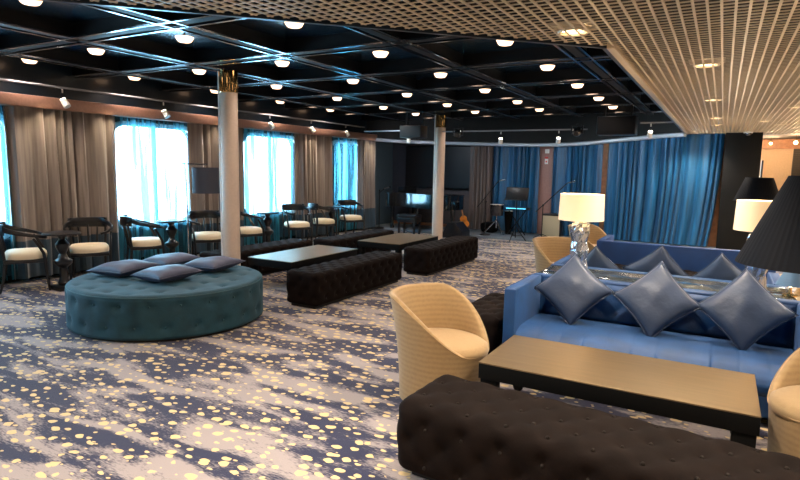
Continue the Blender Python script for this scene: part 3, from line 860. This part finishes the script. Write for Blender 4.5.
# ------------------------------------------------------------------ tub chairs
def tub_chair(loc, rz, label, s=1):
    o = empty('tub_chair', (loc[0],loc[1],0), label, 'chair', 'tan woven tub chairs', rz)
    n = 96
    def rim(a):   # a: angle from the opening, 0..pi
        t = min(1, max(0, (a-R(20))/R(108))); t = t*t*(3-2*t)
        return .385+.365*t
    def ro(z, a):
        k = z/.77; return (.29+.085*k**2.0)
    outs = []; bm = bmesh.new(); cols = []
    for i in range(n):
        a = -PI+2*PI*i/n; aa = abs(a); h = rim(aa)
        col = []
        for k in range(9): z = .012+(h-.03-.012)*k/8; r = ro(z,aa); col.append((r,z))
        r = ro(h,aa)
        col += [(r-.004,h-.012),(r-.018,h),(r-.034,h-.006),(r-.044,h-.024)]
        for k in range(1,5): z = h-.024-(h-.024-.30)*k/4; col.append((ro(z,aa)-.048, z))
        cols.append([bm.verts.new((rr*math.cos(a)*1.04, rr*math.sin(a), z)) for rr, z in col])
    for i in range(n):
        a, b = cols[i], cols[(i+1)%n]
        for k in range(len(a)-1): bm.faces.new((a[k],b[k],b[k+1],a[k+1]))
    new_mesh('shell', bm, M['woven'], o, auto=180)
    bm = bmesh.new()
    pts = []
    for i in range(n+1):
        a = -PI+2*PI*i/n; h = rim(abs(a)); r = ro(h,0)-.001; pts.append((r*math.cos(a)*1.04, r*math.sin(a), h-.014))
    tube(bm, pts, .004, 6); new_mesh('piping', bm, M['woven'], o)
    # seat cushion, domed, reaching over the low front
    bm = bmesh.new(); rings = []
    for r, z in ((.20,.32),(.262,.325),(.286,.35),(.292,.38),(.286,.41),(.26,.427),(.20,.435),(.10,.44),(.02,.442)):
        ring = []
        for i in range(48):
            a = 2*PI*i/48; rr = r*(1+.10*max(0,math.cos(a))**3)
            ring.append(bm.verts.new((rr*math.cos(a)*1.03, rr*math.sin(a)*.98, z)))
        rings.append(ring)
    for a, b in zip(rings, rings[1:]):
        for i in range(48): bm.faces.new((a[i],a[(i+1)%48],b[(i+1)%48],b[i]))
    bm.faces.new(rings[-1]); bm.faces.new(rings[0][::-1])
    new_mesh('seat_cushion', bm, M['woven'], o, auto=60)
    lm('plinth', [(.27,0),(.27,.014)], M['plinth'], o, 32)
    return o
tub_chair((-1.62,3.50), R(-7), 'nearest tan woven tub chair at the left end of the bronze table')
tub_chair((.63,3.60), R(205), 'tan woven tub chair at the right end of the bronze coffee table')
tub_chair((-1.68,7.12), R(-40), 'tan tub chair with lit inside, left of the crystal lamp base')
tub_chair((-1.74,9.30), R(-20), 'shaded tan tub chair behind the crystal lamp, left of the farthest sofa')
tub_chair((.98,6.55), R(200), 'tan tub chair behind the small blue-shaded lamp at the right edge')

# ------------------------------------------------------------------ window chairs
def armchair():
    o = bpy.data.objects.new('armchair', None); COL.objects.link(o); o.empty_display_size = .1
    # faces +x
    bm = bmesh.new()
    pts = []
    N = 40
    rings = []
    def outline(k):
        a = 2*PI*k/N; c, s = math.cos(a), math.sin(a); p = 3.2
        r = (abs(c)**p+abs(s)**p)**(-1/p); return (r*c, r*s)
    for sc_, z in ((.92,.395),(1.0,.405),(1.02,.44),(1.0,.47),(.90,.495),(.5,.507),(.05,.51)):
        rings.append([bm.verts.new((.01+.225*sc_*outline(k)[0], .235*sc_*outline(k)[1], z)) for k in range(N)])
    for a, b in zip(rings, rings[1:]):
        for i in range(N): bm.faces.new((a[i],a[(i+1)%N],b[(i+1)%N],b[i]))
    bm.faces.new(rings[-1]); bm.faces.new(rings[0][::-1])
    new_mesh('seat_cushion', bm, M['cream'], o)
    bm = bmesh.new(); box(bm, (-.215,-.23,.355), (.235,.23,.408), .012); new_mesh('seat_frame', bm, M['blackwood'], o)
    # front legs continue up into the arm supports, rear legs splay back
    for s in (-1,1):
        bm = bmesh.new()
        sweep_rect(bm, [(.245,s*.235,0),(.225,s*.235,.16),(.215,s*.240,.36),(.20,s*.250,.48),(.14,s*.262,.60),(.10,s*.268,.665)], (0,1,0), [.026,.030,.036,.034,.030,.026], [.026,.030,.034,.030,.026,.024])
        new_mesh('leg', bm, M['blackwood'], o)
        bm = bmesh.new()
        sweep_rect(bm, [(-.27,s*.20,0),(-.225,s*.20,.18),(-.205,s*.20,.38),(-.225,s*.215,.58),(-.25,s*.215,.74)], (0,1,0), [.024,.030,.036,.030,.026], [.026,.030,.034,.030,.026])
        new_mesh('leg', bm, M['blackwood'], o)
    # one sweeping rail: arms low in front, rising round the back
    bm = bmesh.new(); pts = []; hs = []
    for k in range(33):
        a = R(-150)+R(300)*k/32 ; b = a+PI
        x = .275*math.cos(b)-.02; y = .285*math.sin(b)
        t = abs(a)/R(150); x = x + .02*t
        z = .80 - .14*min(1, max(0,(t-.25)/.75))**.8
        pts.append((x,y,z)); hs.append(.085-.055*min(1,t*1.15))
    sweep_rect(bm, pts, (0,0,1), .028, hs); new_mesh('arm_rail', bm, M['blackwood'], o)
    # carved back rail panel with beads
    bm = bmesh.new(); pts = []
    for k in range(17):
        a = R(-52)+R(104)*k/16; b = a+PI; pts.append((.283*math.cos(b)-.025, .29*math.sin(b), .775))
    sweep_rect(bm, pts, (0,0,1), .036, .135)
    for k in range(1,16):
        p = pts[k]; bmesh.ops.create_uvsphere(bm, u_segments=8, v_segments=6, radius=.017, matrix=Matrix.Translation((p[0]+.012,p[1]*.98,p[2])))
    new_mesh('carved_crest', bm, M['blackwood'], o)
    for s in (-.11,0,.11):
        bm = bmesh.new(); tube(bm, [(-.215,s,.40),(-.25,s,.58),(-.285,s*1.1,.75)], [.010,.013,.010], 6); new_mesh('back_spindle', bm, M['blackwood'], o)
    return o
ch = armchair(); G = 'black armchairs along the windows'
CHP = [(-7.57,3.80,62,'black wooden armchair with cream seat cut off by the left edge'),
 (-7.46,4.57,-30,'black armchair with carved crest and cream seat, between the round ottoman and the leftmost drape'),
 (-7.42,5.40,62,'black armchair with cream seat side-on in front of the leftmost bright window'),
 (-7.30,6.48,-30,'black armchair with cream seat below the grey drum floor lamp'),
 (-7.36,7.45,62,'black armchair with cream seat just right of the front pillar'),
 (-7.40,8.85,-30,'black armchair facing the room in front of the drape, middle of the far five'),
 (-7.42,9.72,62,'black armchair side-on, second from the far corner of the window row'),
 (-7.46,10.85,-30,'black armchair with cream seat nearest the far corner of the window row')]
for i, (x,y,a,lab) in enumerate(CHP):
    if i == 0:
        ch.location = (x,y,0); ch.rotation_euler = (0,0,R(a)); tag(ch, lab, 'chair', G)
    else: dup(ch, (x,y,0), R(a), lab, G)
# pedestal side tables
def side_table():
    o = bpy.data.objects.new('side_table', None); COL.objects.link(o); o.empty_display_size = .1
    lm('table_top', [(.20,.70),(.215,.705),(.215,.72),(.20,.728)], M['blackwood'], o, 40)
    lm('pedestal', [(.06,.05),(.075,.09),(.05,.14),(.045,.28),(.10,.33),(.105,.37),(.06,.40),(.04,.46),(.075,.54),(.08,.58),(.035,.64),(.06,.70)], M['blackwood'], o, 28)
    bm = bmesh.new(); box(bm, (-.13,-.13,0), (.13,.13,.055), .01); new_mesh('base', bm, M['blackwood'], o)
    return o
st = side_table(); G = 'black pedestal tables along the windows'
for i, (x,y,lab) in enumerate(((-7.18,4.05,'black turned pedestal table between the two leftmost armchairs'),
                  (-7.50,5.94,'black pedestal table silhouetted against the leftmost bright window'),
                  (-7.50,8.12,'black pedestal table in front of the window right of the front pillar'),
                  (-7.58,10.28,'black pedestal table between the two farthest armchairs'))):
    if i == 0: st.location = (x,y,0); tag(st, lab, 'table', G)
    else: dup(st, (x,y,0), 0, lab, G)

# ------------------------------------------------------------------ stage things
ZS = .05
pn = empty('grand_piano', (-6.50,12.84,ZS), 'black lacquered grand piano on the stage in front of the wall screen', 'piano', None, R(-15))
out = [(-1.02,-.40),(-.75,-.42),(.95,-.42),(1.02,-.30),(1.04,.05),(.95,.32),(.70,.42),(.35,.40),(.05,.46),(-.40,.62),(-.75,.66),(-1.02,.62)]
def smooth_closed(a, n=5):
    out = []; m_ = len(a)
    for i in range(m_):
        p0, p1, p2, p3 = a[i-1], a[i], a[(i+1)%m_], a[(i+2)%m_]
        for k in range(n):
            t = k/n
            out.append(tuple(.5*((2*p1[c])+(-p0[c]+p2[c])*t+(2*p0[c]-5*p1[c]+4*p2[c]-p3[c])*t*t+(-p0[c]+3*p1[c]-3*p2[c]+p3[c])*t**3) for c in (0,1)))
    return out
so = smooth_closed(out)
prm('case', so, .58, .90, M['pianoblk'], pn, smooth=True, auto=30)
prm('lid', [(x*1.015,y*1.02) for x,y in so], .905, .93, M['pianoblk'], pn, smooth=True, auto=30)
bxm('keyboard', (-1.10,-.34,.62), (-1.02,.56,.68), M['keys'], pn, bev=.004)
bxm('music_rest', (-.80,-.25,.935), (-.78,.45,1.08), M['pianoblk'], pn, bev=.004)
for x, y in ((-.9,-.33),(-.9,.52),(.86,0)):
    lm('leg', [(.05,0),(.055,.05),(.035,.08),(.05,.40),(.065,.58)], M['pianoblk'], pn, 20, loc=(x,y,0))
bm = bmesh.new(); tube(bm, [(-.45,-.05,.58),(-.45,-.02,.1)], .02, 8); tube(bm, [(-.45,.15,.58),(-.45,.12,.1)], .02, 8); box(bm, (-.50,-.06,.06), (-.38,.16,.12), .01); new_mesh('pedal_lyre', bm, M['pianoblk'], pn)
pb = empty('piano_bench', (-6.62,12.16,0), 'black boxy piano bench in front of the grand piano', 'bench')
bm = bmesh.new(); rounded_block(bm, .52, .36, .09, .025, .03, None, .40); new_mesh('seat', bm, M['blackwood'], pb)
bxm('frame', (-.25,-.17,.30), (.25,.17,.402), M['blackwood'], pb, bev=.006)
for sx in (-1,1):
    for sy in (-1,1): bxm('leg', (sx*.21-.022,sy*.14-.022,0), (sx*.21+.022,sy*.14+.022,.302), M['blackwood'], pb, bev=.004)
sc = empty('wall_screen', (-6.70,13.88,1.66), 'large dark wall screen behind the grand piano', 'screen')
bxm('frame', (-.98,-.05,-.58), (.98,.05,.56), M['blackmetal'], sc, bev=.008)
bxm('display', (-.95,-.056,-.55), (.95,-.051,.53), M['screen'], sc, smooth=False)
# microphone boom stands
def mic_stand(loc, top, a, b, label, legs=True, name='microphone_stand'):
    o = empty(name, loc, label, 'microphone stand')
    if legs:
        for k in range(3):
            t = 2*PI*k/3+.5; tm('leg', [(0,0,.12),(.26*math.cos(t),.26*math.sin(t),.012)], .008, M['blackmetal'], o)
    else: lm('base', [(.13,0),(.13,.02),(.02,.035)], M['blackmetal'], o, 24)
    tm('pole', [(0,0,.02),(0,0,top)], .011, M['blackmetal'], o)
    tm('boom', [a, b], .012, M['blackmetal'], o)
    lm('clutch', [(.018,-.02),(.022,0),(.018,.02)], M['blackmetal'], o, 12, loc=(0,0,top))
    d = (Vector(b)-Vector(a)).normalized(); e = Vector(b)
    tm('microphone', [e, e+Vector((d.x,d.y,0)).normalized()*.12+Vector((0,0,.03)), e+Vector((d.x,d.y,0)).normalized()*.17+Vector((0,0,.042))], [.012,.017,.026], M['chrome'], o, 12)
    return o
mic_stand((-4.88,12.78,ZS), .80, (-.22,0,.66), (.30,-.02,1.30), 'black boom microphone stand left of the snare drum, its chrome microphone raised high', False)
mic_stand((-3.52,12.82,ZS), .78, (-.16,0,.62), (.52,.02,1.30), 'black boom microphone stand beside the tan amplifier', True)
mic_stand((-7.70,12.50,ZS), .98, (-.02,0,.90), (.14,0,1.03), 'black microphone stand at the left end of the grand piano', False)
# snare on a tripod
sn = empty('snare_drum', (-4.72,13.10,ZS), 'dark snare drum on a chrome tripod stand behind the boom microphone', 'drum')
lm('shell', [(.15,.46),(.16,.52),(.16,.72)], M['drumshell'], sn, 32)
lm('drum_head', [(.168,.72),(.168,.728)], M['drumhead'], sn, 32)
lm('hoop', [(.175,.712),(.18,.715),(.18,.728),(.175,.73)], M['chrome'], sn, 32, cap=False)
tm('stand_pole', [(0,0,.16),(0,0,.56)], .014, M['chrome'], sn)
for k in range(3):
    t = 2*PI*k/3-.6; tm('leg', [(0,0,.36),(.30*math.cos(t),.30*math.sin(t),.014)], .014, M['chrome'], sn)
    tm('basket_arm', [(0,0,.46),(.17*math.cos(t),.17*math.sin(t),.56)], .007, M['chrome'], sn, 6)
dk = empty('wooden_drum', (-4.50,13.35,ZS), 'small dark hand drum standing behind the snare drum tripod', 'drum')
lm('shell', [(.07,0),(.08,.15),(.10,.42),(.11,.56)], M['tabledark'], dk, 24)
lm('drum_head', [(.108,.56),(.108,.57)], M['drumhead'], dk, 24)
# music stand
ms = empty('music_stand', (-4.02,12.45,0), 'black music stand with a wide desk and tripod feet in front of the blue curtain', 'music stand')
for k in range(3):
    t = 2*PI*k/3+.3; tm('leg', [(0,0,.34),(.24*math.cos(t),.24*math.sin(t),.012)], .010, M['blackmetal'], ms)
    tm('leg_brace', [(0,0,.12),(.15*math.cos(t),.15*math.sin(t),.14)], .006, M['blackmetal'], ms)
tm('pole', [(0,0,.08),(0,0,1.0)], .012, M['blackmetal'], ms)
bm = bmesh.new(); box(bm, (-.26,-.012,-.15), (.26,.012,.15), .006); box(bm, (-.26,-.07,-.16), (.26,.0,-.145), .004)
new_mesh('desk', bm, M['blackmetal'], ms, loc=(0,0,1.08), rot=(R(-18),0,0))
kb = empty('stage_keyboard', (-4.22,13.12,ZS), 'small blue-lit keyboard on a stand behind the music stand', 'keyboard')
bxm('keyboard_case', (-.28,-.10,.62), (.28,.12,.68), M['blackmetal'], kb, bev=.008)
bxm('light_strip', (-.24,-.106,.648), (.24,-.1005,.668), M['led'], kb, smooth=False)
for s in (-1,1): tm('leg', [(-.22*s,.01,.62),(.22*s,.01,.02)], .012, M['blackmetal'], kb)
# amplifier
am = empty('amplifier', (-3.40,13.28,ZS), 'tan-fronted guitar amplifier standing by the blue curtains', 'amplifier')
bm = bmesh.new(); box(bm, (-.22,-.14,.02), (.22,.14,.56), .015); new_mesh('cabinet', bm, M['blackwood'], am)
bxm('speaker_cloth', (-.20,-.152,.04), (.20,-.141,.52), M['ampcloth'], am, bev=.004)
for x in (-.17,.17): bxm('foot', (x-.02,-.1,0), (x+.02,.1,.022), M['plinth'], am, smooth=False)
bxm('handle', (-.08,-.012,.57), (.08,.012,.585), M['blackmetal'], am, bev=.004)
# wedge monitor
wm = empty('stage_monitor', (-5.44,12.32,0), 'black wedge-shaped floor monitor at the stage edge, right of the far pillar', 'speaker')
bm = bmesh.new(); pr = [(-.24,.0),(.26,.0),(.26,.16),(.08,.36),(-.10,.36),(-.24,.10)]
a = [bm.verts.new((p[0],-.24,p[1])) for p in pr]; b = [bm.verts.new((p[0],.24,p[1])) for p in pr]
bm.faces.new(a); bm.faces.new(b[::-1])
for i in range(6): bm.faces.new((a[i],a[(i+1)%6],b[(i+1)%6],b[i]))
bmesh.ops.bevel(bm, geom=list(bm.edges), offset=.008, segments=1, affect='EDGES')
new_mesh('cabinet', bm, M['blackwood'], wm, smooth=False, rot=(0,0,0))
bm = bmesh.new(); box(bm, (-.145,-.21,-.008), (.125,.21,.004), .003)
new_mesh('grille', bm, M['monitorgrille'], wm, loc=(-.178,0,.238), rot=(0,R(-61.7),0))
# guitar
gt = empty('guitar', (-5.46,13.22,ZS), 'shiny amber guitar leaning on a stand behind the wedge monitor', 'guitar')
go = [(0,.0),(.10,.015),(.16,.09),(.155,.17),(.115,.235),(.12,.30),(.115,.36),(.06,.41),(0,.42)]
pts = go + [(-x,z) for x,z in go[-2:0:-1]]
bm = bmesh.new(); sp_ = smooth_closed(pts, 4)
a = [bm.verts.new((x,-.045,z)) for x,z in sp_]; b = [bm.verts.new((x,.045,z)) for x,z in sp_]
bm.faces.new(a); bm.faces.new(b[::-1])
for i in range(len(a)): bm.faces.new((a[i],a[(i+1)%len(a)],b[(i+1)%len(a)],b[i]))
T = (R(-12),R(-14),R(15))
new_mesh('body', bm, M['amber'], gt, rot=T, auto=40, loc=(0,0,.12))
bxm('neck', (-.022,-.055,.36), (.022,-.03,.86), M['woodstrip'], gt, bev=.004, rot=T, loc=(0,0,.12))
bxm('headstock', (-.035,-.055,.86), (.035,-.035,1.0), M['pinkwall'], gt, bev=.004, rot=T, loc=(0,0,.12))
bm = bmesh.new(); tube(bm, [(-.12,-.10,0),(-.05,0,.14),(-.06,.12,0)], .010, 6); tube(bm, [(.12,-.10,0),(.05,0,.14),(.06,.12,0)], .010, 6); tube(bm, [(-.06,.0,.13),(.06,0,.13)], .010, 6); new_mesh('guitar_stand', bm, M['blackmetal'], gt)
gt.scale = (.74,.74,.74); gt.location.x -= .12
# black bag on stage behind
bg = bmesh.new(); rounded_block(bg, .40, .30, .26, .09, .04, lambda f,u,v: .015*math.sin(9*u+5*v), ZS)
tag(new_mesh('gig_bag', bg, M['grille'], loc=(-5.02,13.42,0), auto=180), 'soft black bag lying on the stage against the taupe curtain', 'bag')
# wall things
fa = empty('fire_alarm', (-3.78,YB-.062,1.86), 'small red and white fire alarm on the pink wall strip between blue curtains', 'alarm')
bxm('backplate', (-.04,-.02,-.09), (.04,0,.04), M['white'], fa, bev=.004)
bxm('red_panel', (-.04,-.03,.045), (.04,0,.085), M['red'], fa, bev=.004)
lm('button', [(.02,0),(.02,.012)], M['red'], fa, 16, rot=(R(90),0,0), loc=(0,-.02,-.03))
sg = bxm('wall_speaker', (-.05,-.04,-.05), (.05,0,.05), M['white'], None, bev=.01, loc=(-3.77,YB-.062,2.08)); tag(sg, 'little pale box high on the pink wall strip above the fire alarm', 'sensor')
cm = empty('security_camera', (.36,13.20,ZT), 'small dark dome camera under the tan ceiling above the black partition', 'camera')
lm('mount', [(.08,-.025),(.085,0)], M['white'], cm, 24)
bm = bmesh.new(); bmesh.ops.create_uvsphere(bm, u_segments=20, v_segments=12, radius=.062); new_mesh('dome', bm, M['glassblk'], cm, loc=(0,0,-.035))

# ------------------------------------------------------------------ ceiling things
def bowl_light():
    o = bpy.data.objects.new('ceiling_light', None); COL.objects.link(o); o.empty_display_size = .05
    lm('bowl', [(.01,-.118),(.058,-.116),(.068,-.108),(.084,-.082),(.090,-.070),(.02,-.067)], M['dome'], o, 32)
    lm('stem', [(.012,-.065),(.012,-.01),(.05,-.006),(.05,0)], M['blackmetal'], o, 32)
    l = bpy.data.lights.new('bowl_beam', 'SPOT'); l.energy = 33; l.color = (1,.83,.70); l.spot_size = R(150); l.spot_blend = .7; l.shadow_soft_size = .06
    lo = bpy.data.objects.new('bowl_beam', l); COL.objects.link(lo); lo.parent = o; lo.location = (0,0,-.125)
    return o
bl = bowl_light(); first = True
rows = [1.15,2.60,4.08,5.55,7.10,8.75,10.40,11.85]; rn = ['behind the camera row','nearest row','second row','third row','fourth row','fifth row','sixth row','farthest row']
cols_ = [(-7.72,'beside the windows'),(-6.34,'second from the windows'),(-4.86,'third from the windows'),(-3.43,'fourth from the windows'),(-1.98,'next to the tan grid')]
for y, r_ in zip(rows, rn):
    if y < 2: continue
    for x, c_ in cols_:
        if y < x+DG+.25 - (0): 
            if not (x > XE) and y < x+DG+.25: 
                if y < x+DG+.2: continue
        if y > 11 and x < -7: continue
        lab = 'round glowing bowl light in the black ceiling, %s, %s' % (r_, c_)
        if first: bl.location = (x,y,ZC); tag(bl, lab, 'ceiling light', 'bowl lights of the black ceiling'); first = False
        else: dup(bl, (x,y,ZC), 0, lab, 'bowl lights of the black ceiling')
# recessed downlights of the tan grid
def downlight():
    o = bpy.data.objects.new('recessed_light', None); COL.objects.link(o)
    bm = bmesh.new(); lathe(bm, [(.078,-.003),(.092,-.005),(.096,0),(.096,.028)], 32, cap=False); new_mesh('trim_ring', bm, M['crate'], o)
    lm('lens', [(.074,.012),(.074,.016)], M['down'], o, 28)
    bxm('backplate', (-.125,-.125,.0301), (.125,.125,.035), M['crate'], o, smooth=False)
    l = bpy.data.lights.new('downlight_beam', 'SPOT'); l.energy = 140; l.color = (1,.84,.67); l.spot_size = R(125); l.spot_blend = .6; l.shadow_soft_size = .07
    lo = bpy.data.objects.new('downlight_beam', l); COL.objects.link(lo); lo.parent = o; lo.location = (0,0,-.015)
    return o
dl = downlight(); G = 'recessed lights of the tan ceiling grid'
DLP = [(-.86,3.62,'recessed light in the tan grid near its corner, left of centre'),(-.18,5.12,'recessed light in the tan grid right of the black ceiling corner'),
 (-.17,7.50,'recessed light in the tan grid behind the one above the sofas'),(-.17,9.9,'recessed light in the tan grid, third along the middle line'),
 (-.17,11.3,'recessed light in the tan grid, fourth along the middle line'),(.72,8.6,'recessed light in the tan grid close to the right edge'),
 (.76,11.35,'small far recessed light in the tan grid, rightmost'),(.50,10.65,'far recessed light in the tan grid left of the rightmost'),
 (-.56,13.0,'farthest recessed light in the tan grid, above the blue curtain'),
 (-1.85,1.9,'recessed light overhead, out of view'),(.4,2.2,'recessed light overhead, out of view'),(1.9,3.6,'recessed light overhead, out of view'),(1.9,6.2,'recessed light overhead, out of view'),
 (-2.9,.2,'recessed light overhead, out of view'),(-.6,.2,'recessed light overhead, out of view'),(1.6,.6,'recessed light overhead, out of view'),(2.0,9.5,'recessed light overhead, out of view')]
for i, (x,y,lab) in enumerate(DLP):
    if i == 0: dl.location = (x,y,ZT); tag(dl, lab, 'ceiling light', G)
    else: dup(dl, (x,y,ZT), 0, lab, G if i < 9 else 'recessed lights out of view')
# lighting pipes
def pipe(pts, lab):
    o = tm('lighting_pipe', pts, .014, M['pipegrey'], None, 10); tag(o, lab, 'pipe'); return o
ZP = 2.60; XP = -7.86
pipe([(XP,1.5,ZP),(XP,12.0,ZP)], 'pale lighting pipe running above the window valance')
pipe([(-7.5,11.45,2.46),(-6.15,11.45,2.46)], 'short pale lighting pipe left of the hanging speaker above the piano')
pipe([(-5.45,11.45,2.42),(-2.35,11.45,2.42)], 'long pale lighting pipe across the stage front')
pipe([(-1.38,11.2,2.50),(-.80,11.2,2.50)], 'short pale pipe right of the hanging speaker')
def track_spot():
    o = bpy.data.objects.new('track_spotlight', None); COL.objects.link(o)
    tm('stem', [(0,0,-.02),(0,0,-.07)], .01, M['white'], o)
    lm('housing', [(.028,.0),(.04,.02),(.046,.09),(.046,.12),(.040,.12)], M['white'], o, 20, loc=(0,0,-.155), rot=(R(180+35),0,R(-70)))
    lm('lens', [(.038,.0),(.038,.004)], M['spotface'], o, 16, loc=(0,0,-.158), rot=(R(180+35),0,R(-70)))
    return o
ts = track_spot(); G = 'small white spotlights on the lighting pipes'
TP = [(XP,4.55,ZP,'over the leftmost drape'),(XP,6.15,ZP,'over the window left of the front pillar'),(XP,8.6,ZP,'over the window right of the front pillar'),(XP,9.9,ZP,'over the drape behind the middle chairs'),
      (XP,11.2,ZP,'over the farthest window'),(-6.3,11.45,2.46,'beside the left hanging speaker'),(-4.1,11.45,2.42,'over the drum on the stage'),(-2.9,11.45,2.42,'over the amplifier'),(-1.2,11.2,2.50,'right of the right hanging speaker')]
for i, (x,y,z,lab) in enumerate(TP):
    lab = 'small white spotlight on the pale pipe '+lab
    if i == 0: ts.location = (x,y,z); tag(ts, lab, 'spotlight', G)
    else: dup(ts, (x,y,z), 0 if i < 5 else R(90), lab, G)
# hanging speakers
def hang_speaker(loc, w, h, m, lab):
    o = empty('hanging_speaker', loc, lab, 'speaker', 'black speakers hanging over the stage front')
    bm = bmesh.new(); box(bm, (-w/2,-.16,-h), (w/2,.16,0), .012); new_mesh('cabinet', bm, M['blackwood'], o)
    bxm('grille', (-w/2+.012,-.168,-h+.012), (w/2-.012,-.161,-.012), m, o, bev=.003)
    for s in (-1,1): bxm('bracket', (s*w*.35-.02,-.02,0), (s*w*.35+.02,.02,ZC-loc[2]-.01), M['blackmetal'], o, smooth=False)
hang_speaker((-5.93,11.0,2.52), .52, .26, mat('dark_blue_grille', (.012,.025,.035), .7), 'dark blue-black speaker box hanging left of the far pillar top')
hang_speaker((-1.74,11.0,2.60), .66, .33, M['grille'], 'large black speaker box hanging in front of the blue curtains')
# moving-head spotlights
def moving_head(loc, lab):
    o = empty('moving_head_light', loc, lab, 'stage light', 'round black stage lights on the pipe')
    bxm('yoke', (-.11,-.02,-.05), (.11,.02,-.03), M['blackmetal'], o, bev=.004)
    for s in (-1,1): bxm('yoke_arm', (s*.105-.012,-.02,-.20), (s*.105+.012,.02,-.03), M['blackmetal'], o, bev=.004)
    tm('clamp', [(0,0,-.05),(0,0,.0)], .018, M['blackmetal'], o)
    bm = bmesh.new(); bmesh.ops.create_uvsphere(bm, u_segments=20, v_segments=14, radius=.09); new_mesh('head', bm, M['pianoblk'], o, loc=(0,0,-.16))
    lm('lens', [(.05,0),(.05,.02)], M['glassblk'], o, 20, loc=(0,-.075,-.19), rot=(R(110),0,0))
moving_head((-5.08,11.45,2.53), 'round black stage light on the pipe just right of the far pillar')
moving_head((-2.55,11.45,2.53), 'round black stage light on the pipe left of the large hanging speaker')
# lamps of the passage at the far right
G = 'bright round lamps in the passage'
for x, y, z, r, lab in ((.93,16.4,2.36,.028,'smaller warm globe lamp over the passage beyond the black partition'),(1.36,15.6,2.34,.038,'brighter warm globe lamp over the passage at the right edge')):
    o = empty('globe_lamp', (x,y,z), lab, 'lamp', G)
    bm = bmesh.new(); bmesh.ops.create_uvsphere(bm, u_segments=16, v_segments=10, radius=r); new_mesh('globe', bm, M['bulb'], o)
    tm('stem', [(0,0,r),(0,0,2.50-z)], .008, M['brass'], o)
    point(o, (0,-.12,-.02), 30, (1,.66,.36), .05)

# ------------------------------------------------------------------ daylight, stage wash, camera
w = bpy.data.worlds.new('daylight'); scene.world = w; w.use_nodes = True
bgd = w.node_tree.nodes['Background']; bgd.inputs[0].default_value = (.50,.79,1.0,1); bgd.inputs[1].default_value = 13.0
for i, (c, hw_) in enumerate(WC):
    l = bpy.data.lights.new('window_portal', 'AREA'); l.shape = 'RECTANGLE'; l.size = 1.6; l.size_y = 2*hw_
    l.cycles.is_portal = True
    o = bpy.data.objects.new('window_portal', l); COL.objects.link(o); o.location = (XW-.12,c,1.41)
    o.rotation_euler = (0, R(-90), 0)
def spot(loc, target, e, col, size, r=.05):
    l = bpy.data.lights.new('stage_spot', 'SPOT'); l.energy = e; l.color = col; l.spot_size = R(size); l.spot_blend = .8; l.shadow_soft_size = r
    o = bpy.data.objects.new('stage_spot', l); COL.objects.link(o); o.location = loc
    o.rotation_euler = (Vector(target)-Vector(loc)).to_track_quat('-Z','Y').to_euler(); return o
spot((-1.3,11.3,2.32), (-1.2,13.7,1.3), 65, (.75,.9,1), 110)
spot((-3.0,11.6,2.30), (-3.0,13.7,1.2), 26, (.75,.9,1), 110)
spot((-4.6,11.6,2.30), (-4.6,13.7,1.0), 18, (.8,.9,1), 110)
spot((-6.6,11.0,2.30), (-6.9,13.8,1.4), 35, (.8,.88,1), 110)
# valance downlights on the drapes
for y in (4.3,5.2,7.3,9.9,12.3):
    spot((-7.62,y,2.55), (-8.0,y+.05,1.2), 26, (1,.80,.55), 75, .03)

# added unseen point lights that brighten the tan ceiling, with no lamps standing there
for x, y, z, e in ((2.6,.6,1.35,16),(-1.6,-1.0,1.35,10),(2.6,4.9,1.35,30),(-4.6,-.8,1.35,10),(2.0,8.3,1.35,35),(2.0,12.0,1.6,30),(.1,9.6,1.35,18)):
    l = bpy.data.lights.new('fill_light', 'POINT'); l.energy = e; l.color = (1,.80,.58); l.shadow_soft_size = .15
    o = bpy.data.objects.new('fill_light', l); COL.objects.link(o); o.location = (x,y,z)
cam = bpy.data.cameras.new('camera'); co_ = bpy.data.objects.new('camera', cam); COL.objects.link(co_)
F, PT, RL, YW = 565.4653, .12581876, .018504359, -.51447578
cam.sensor_width = 36; cam.lens = F/800*36; cam.clip_start = .05
fw = Vector((math.sin(YW)*math.cos(PT), math.cos(YW)*math.cos(PT), -math.sin(PT)))
r_ = Vector((math.cos(YW), -math.sin(YW), 0)); u_ = r_.cross(fw)
c_, s_ = math.cos(RL), math.sin(RL)
rr = r_*c_ + u_*s_; uu = -r_*s_ + u_*c_
co_.matrix_world = Matrix(((rr.x,uu.x,-fw.x,0),(rr.y,uu.y,-fw.y,0),(rr.z,uu.z,-fw.z,1.6),(0,0,0,1)))
scene.camera = co_
scene.view_settings.view_transform = 'Standard'; scene.view_settings.look = 'None'
scene.view_settings.gamma = 1; scene.view_settings.use_curve_mapping = False
scene.view_settings.exposure = .76
scene.cycles.use_denoising = True
scene.cycles.max_bounces = 8; scene.cycles.diffuse_bounces = 4; scene.cycles.glossy_bounces = 4; scene.cycles.transparent_max_bounces = 12
scene.cycles.sample_clamp_indirect = 6
scene.cycles.caustics_reflective = False; scene.cycles.caustics_refractive = False
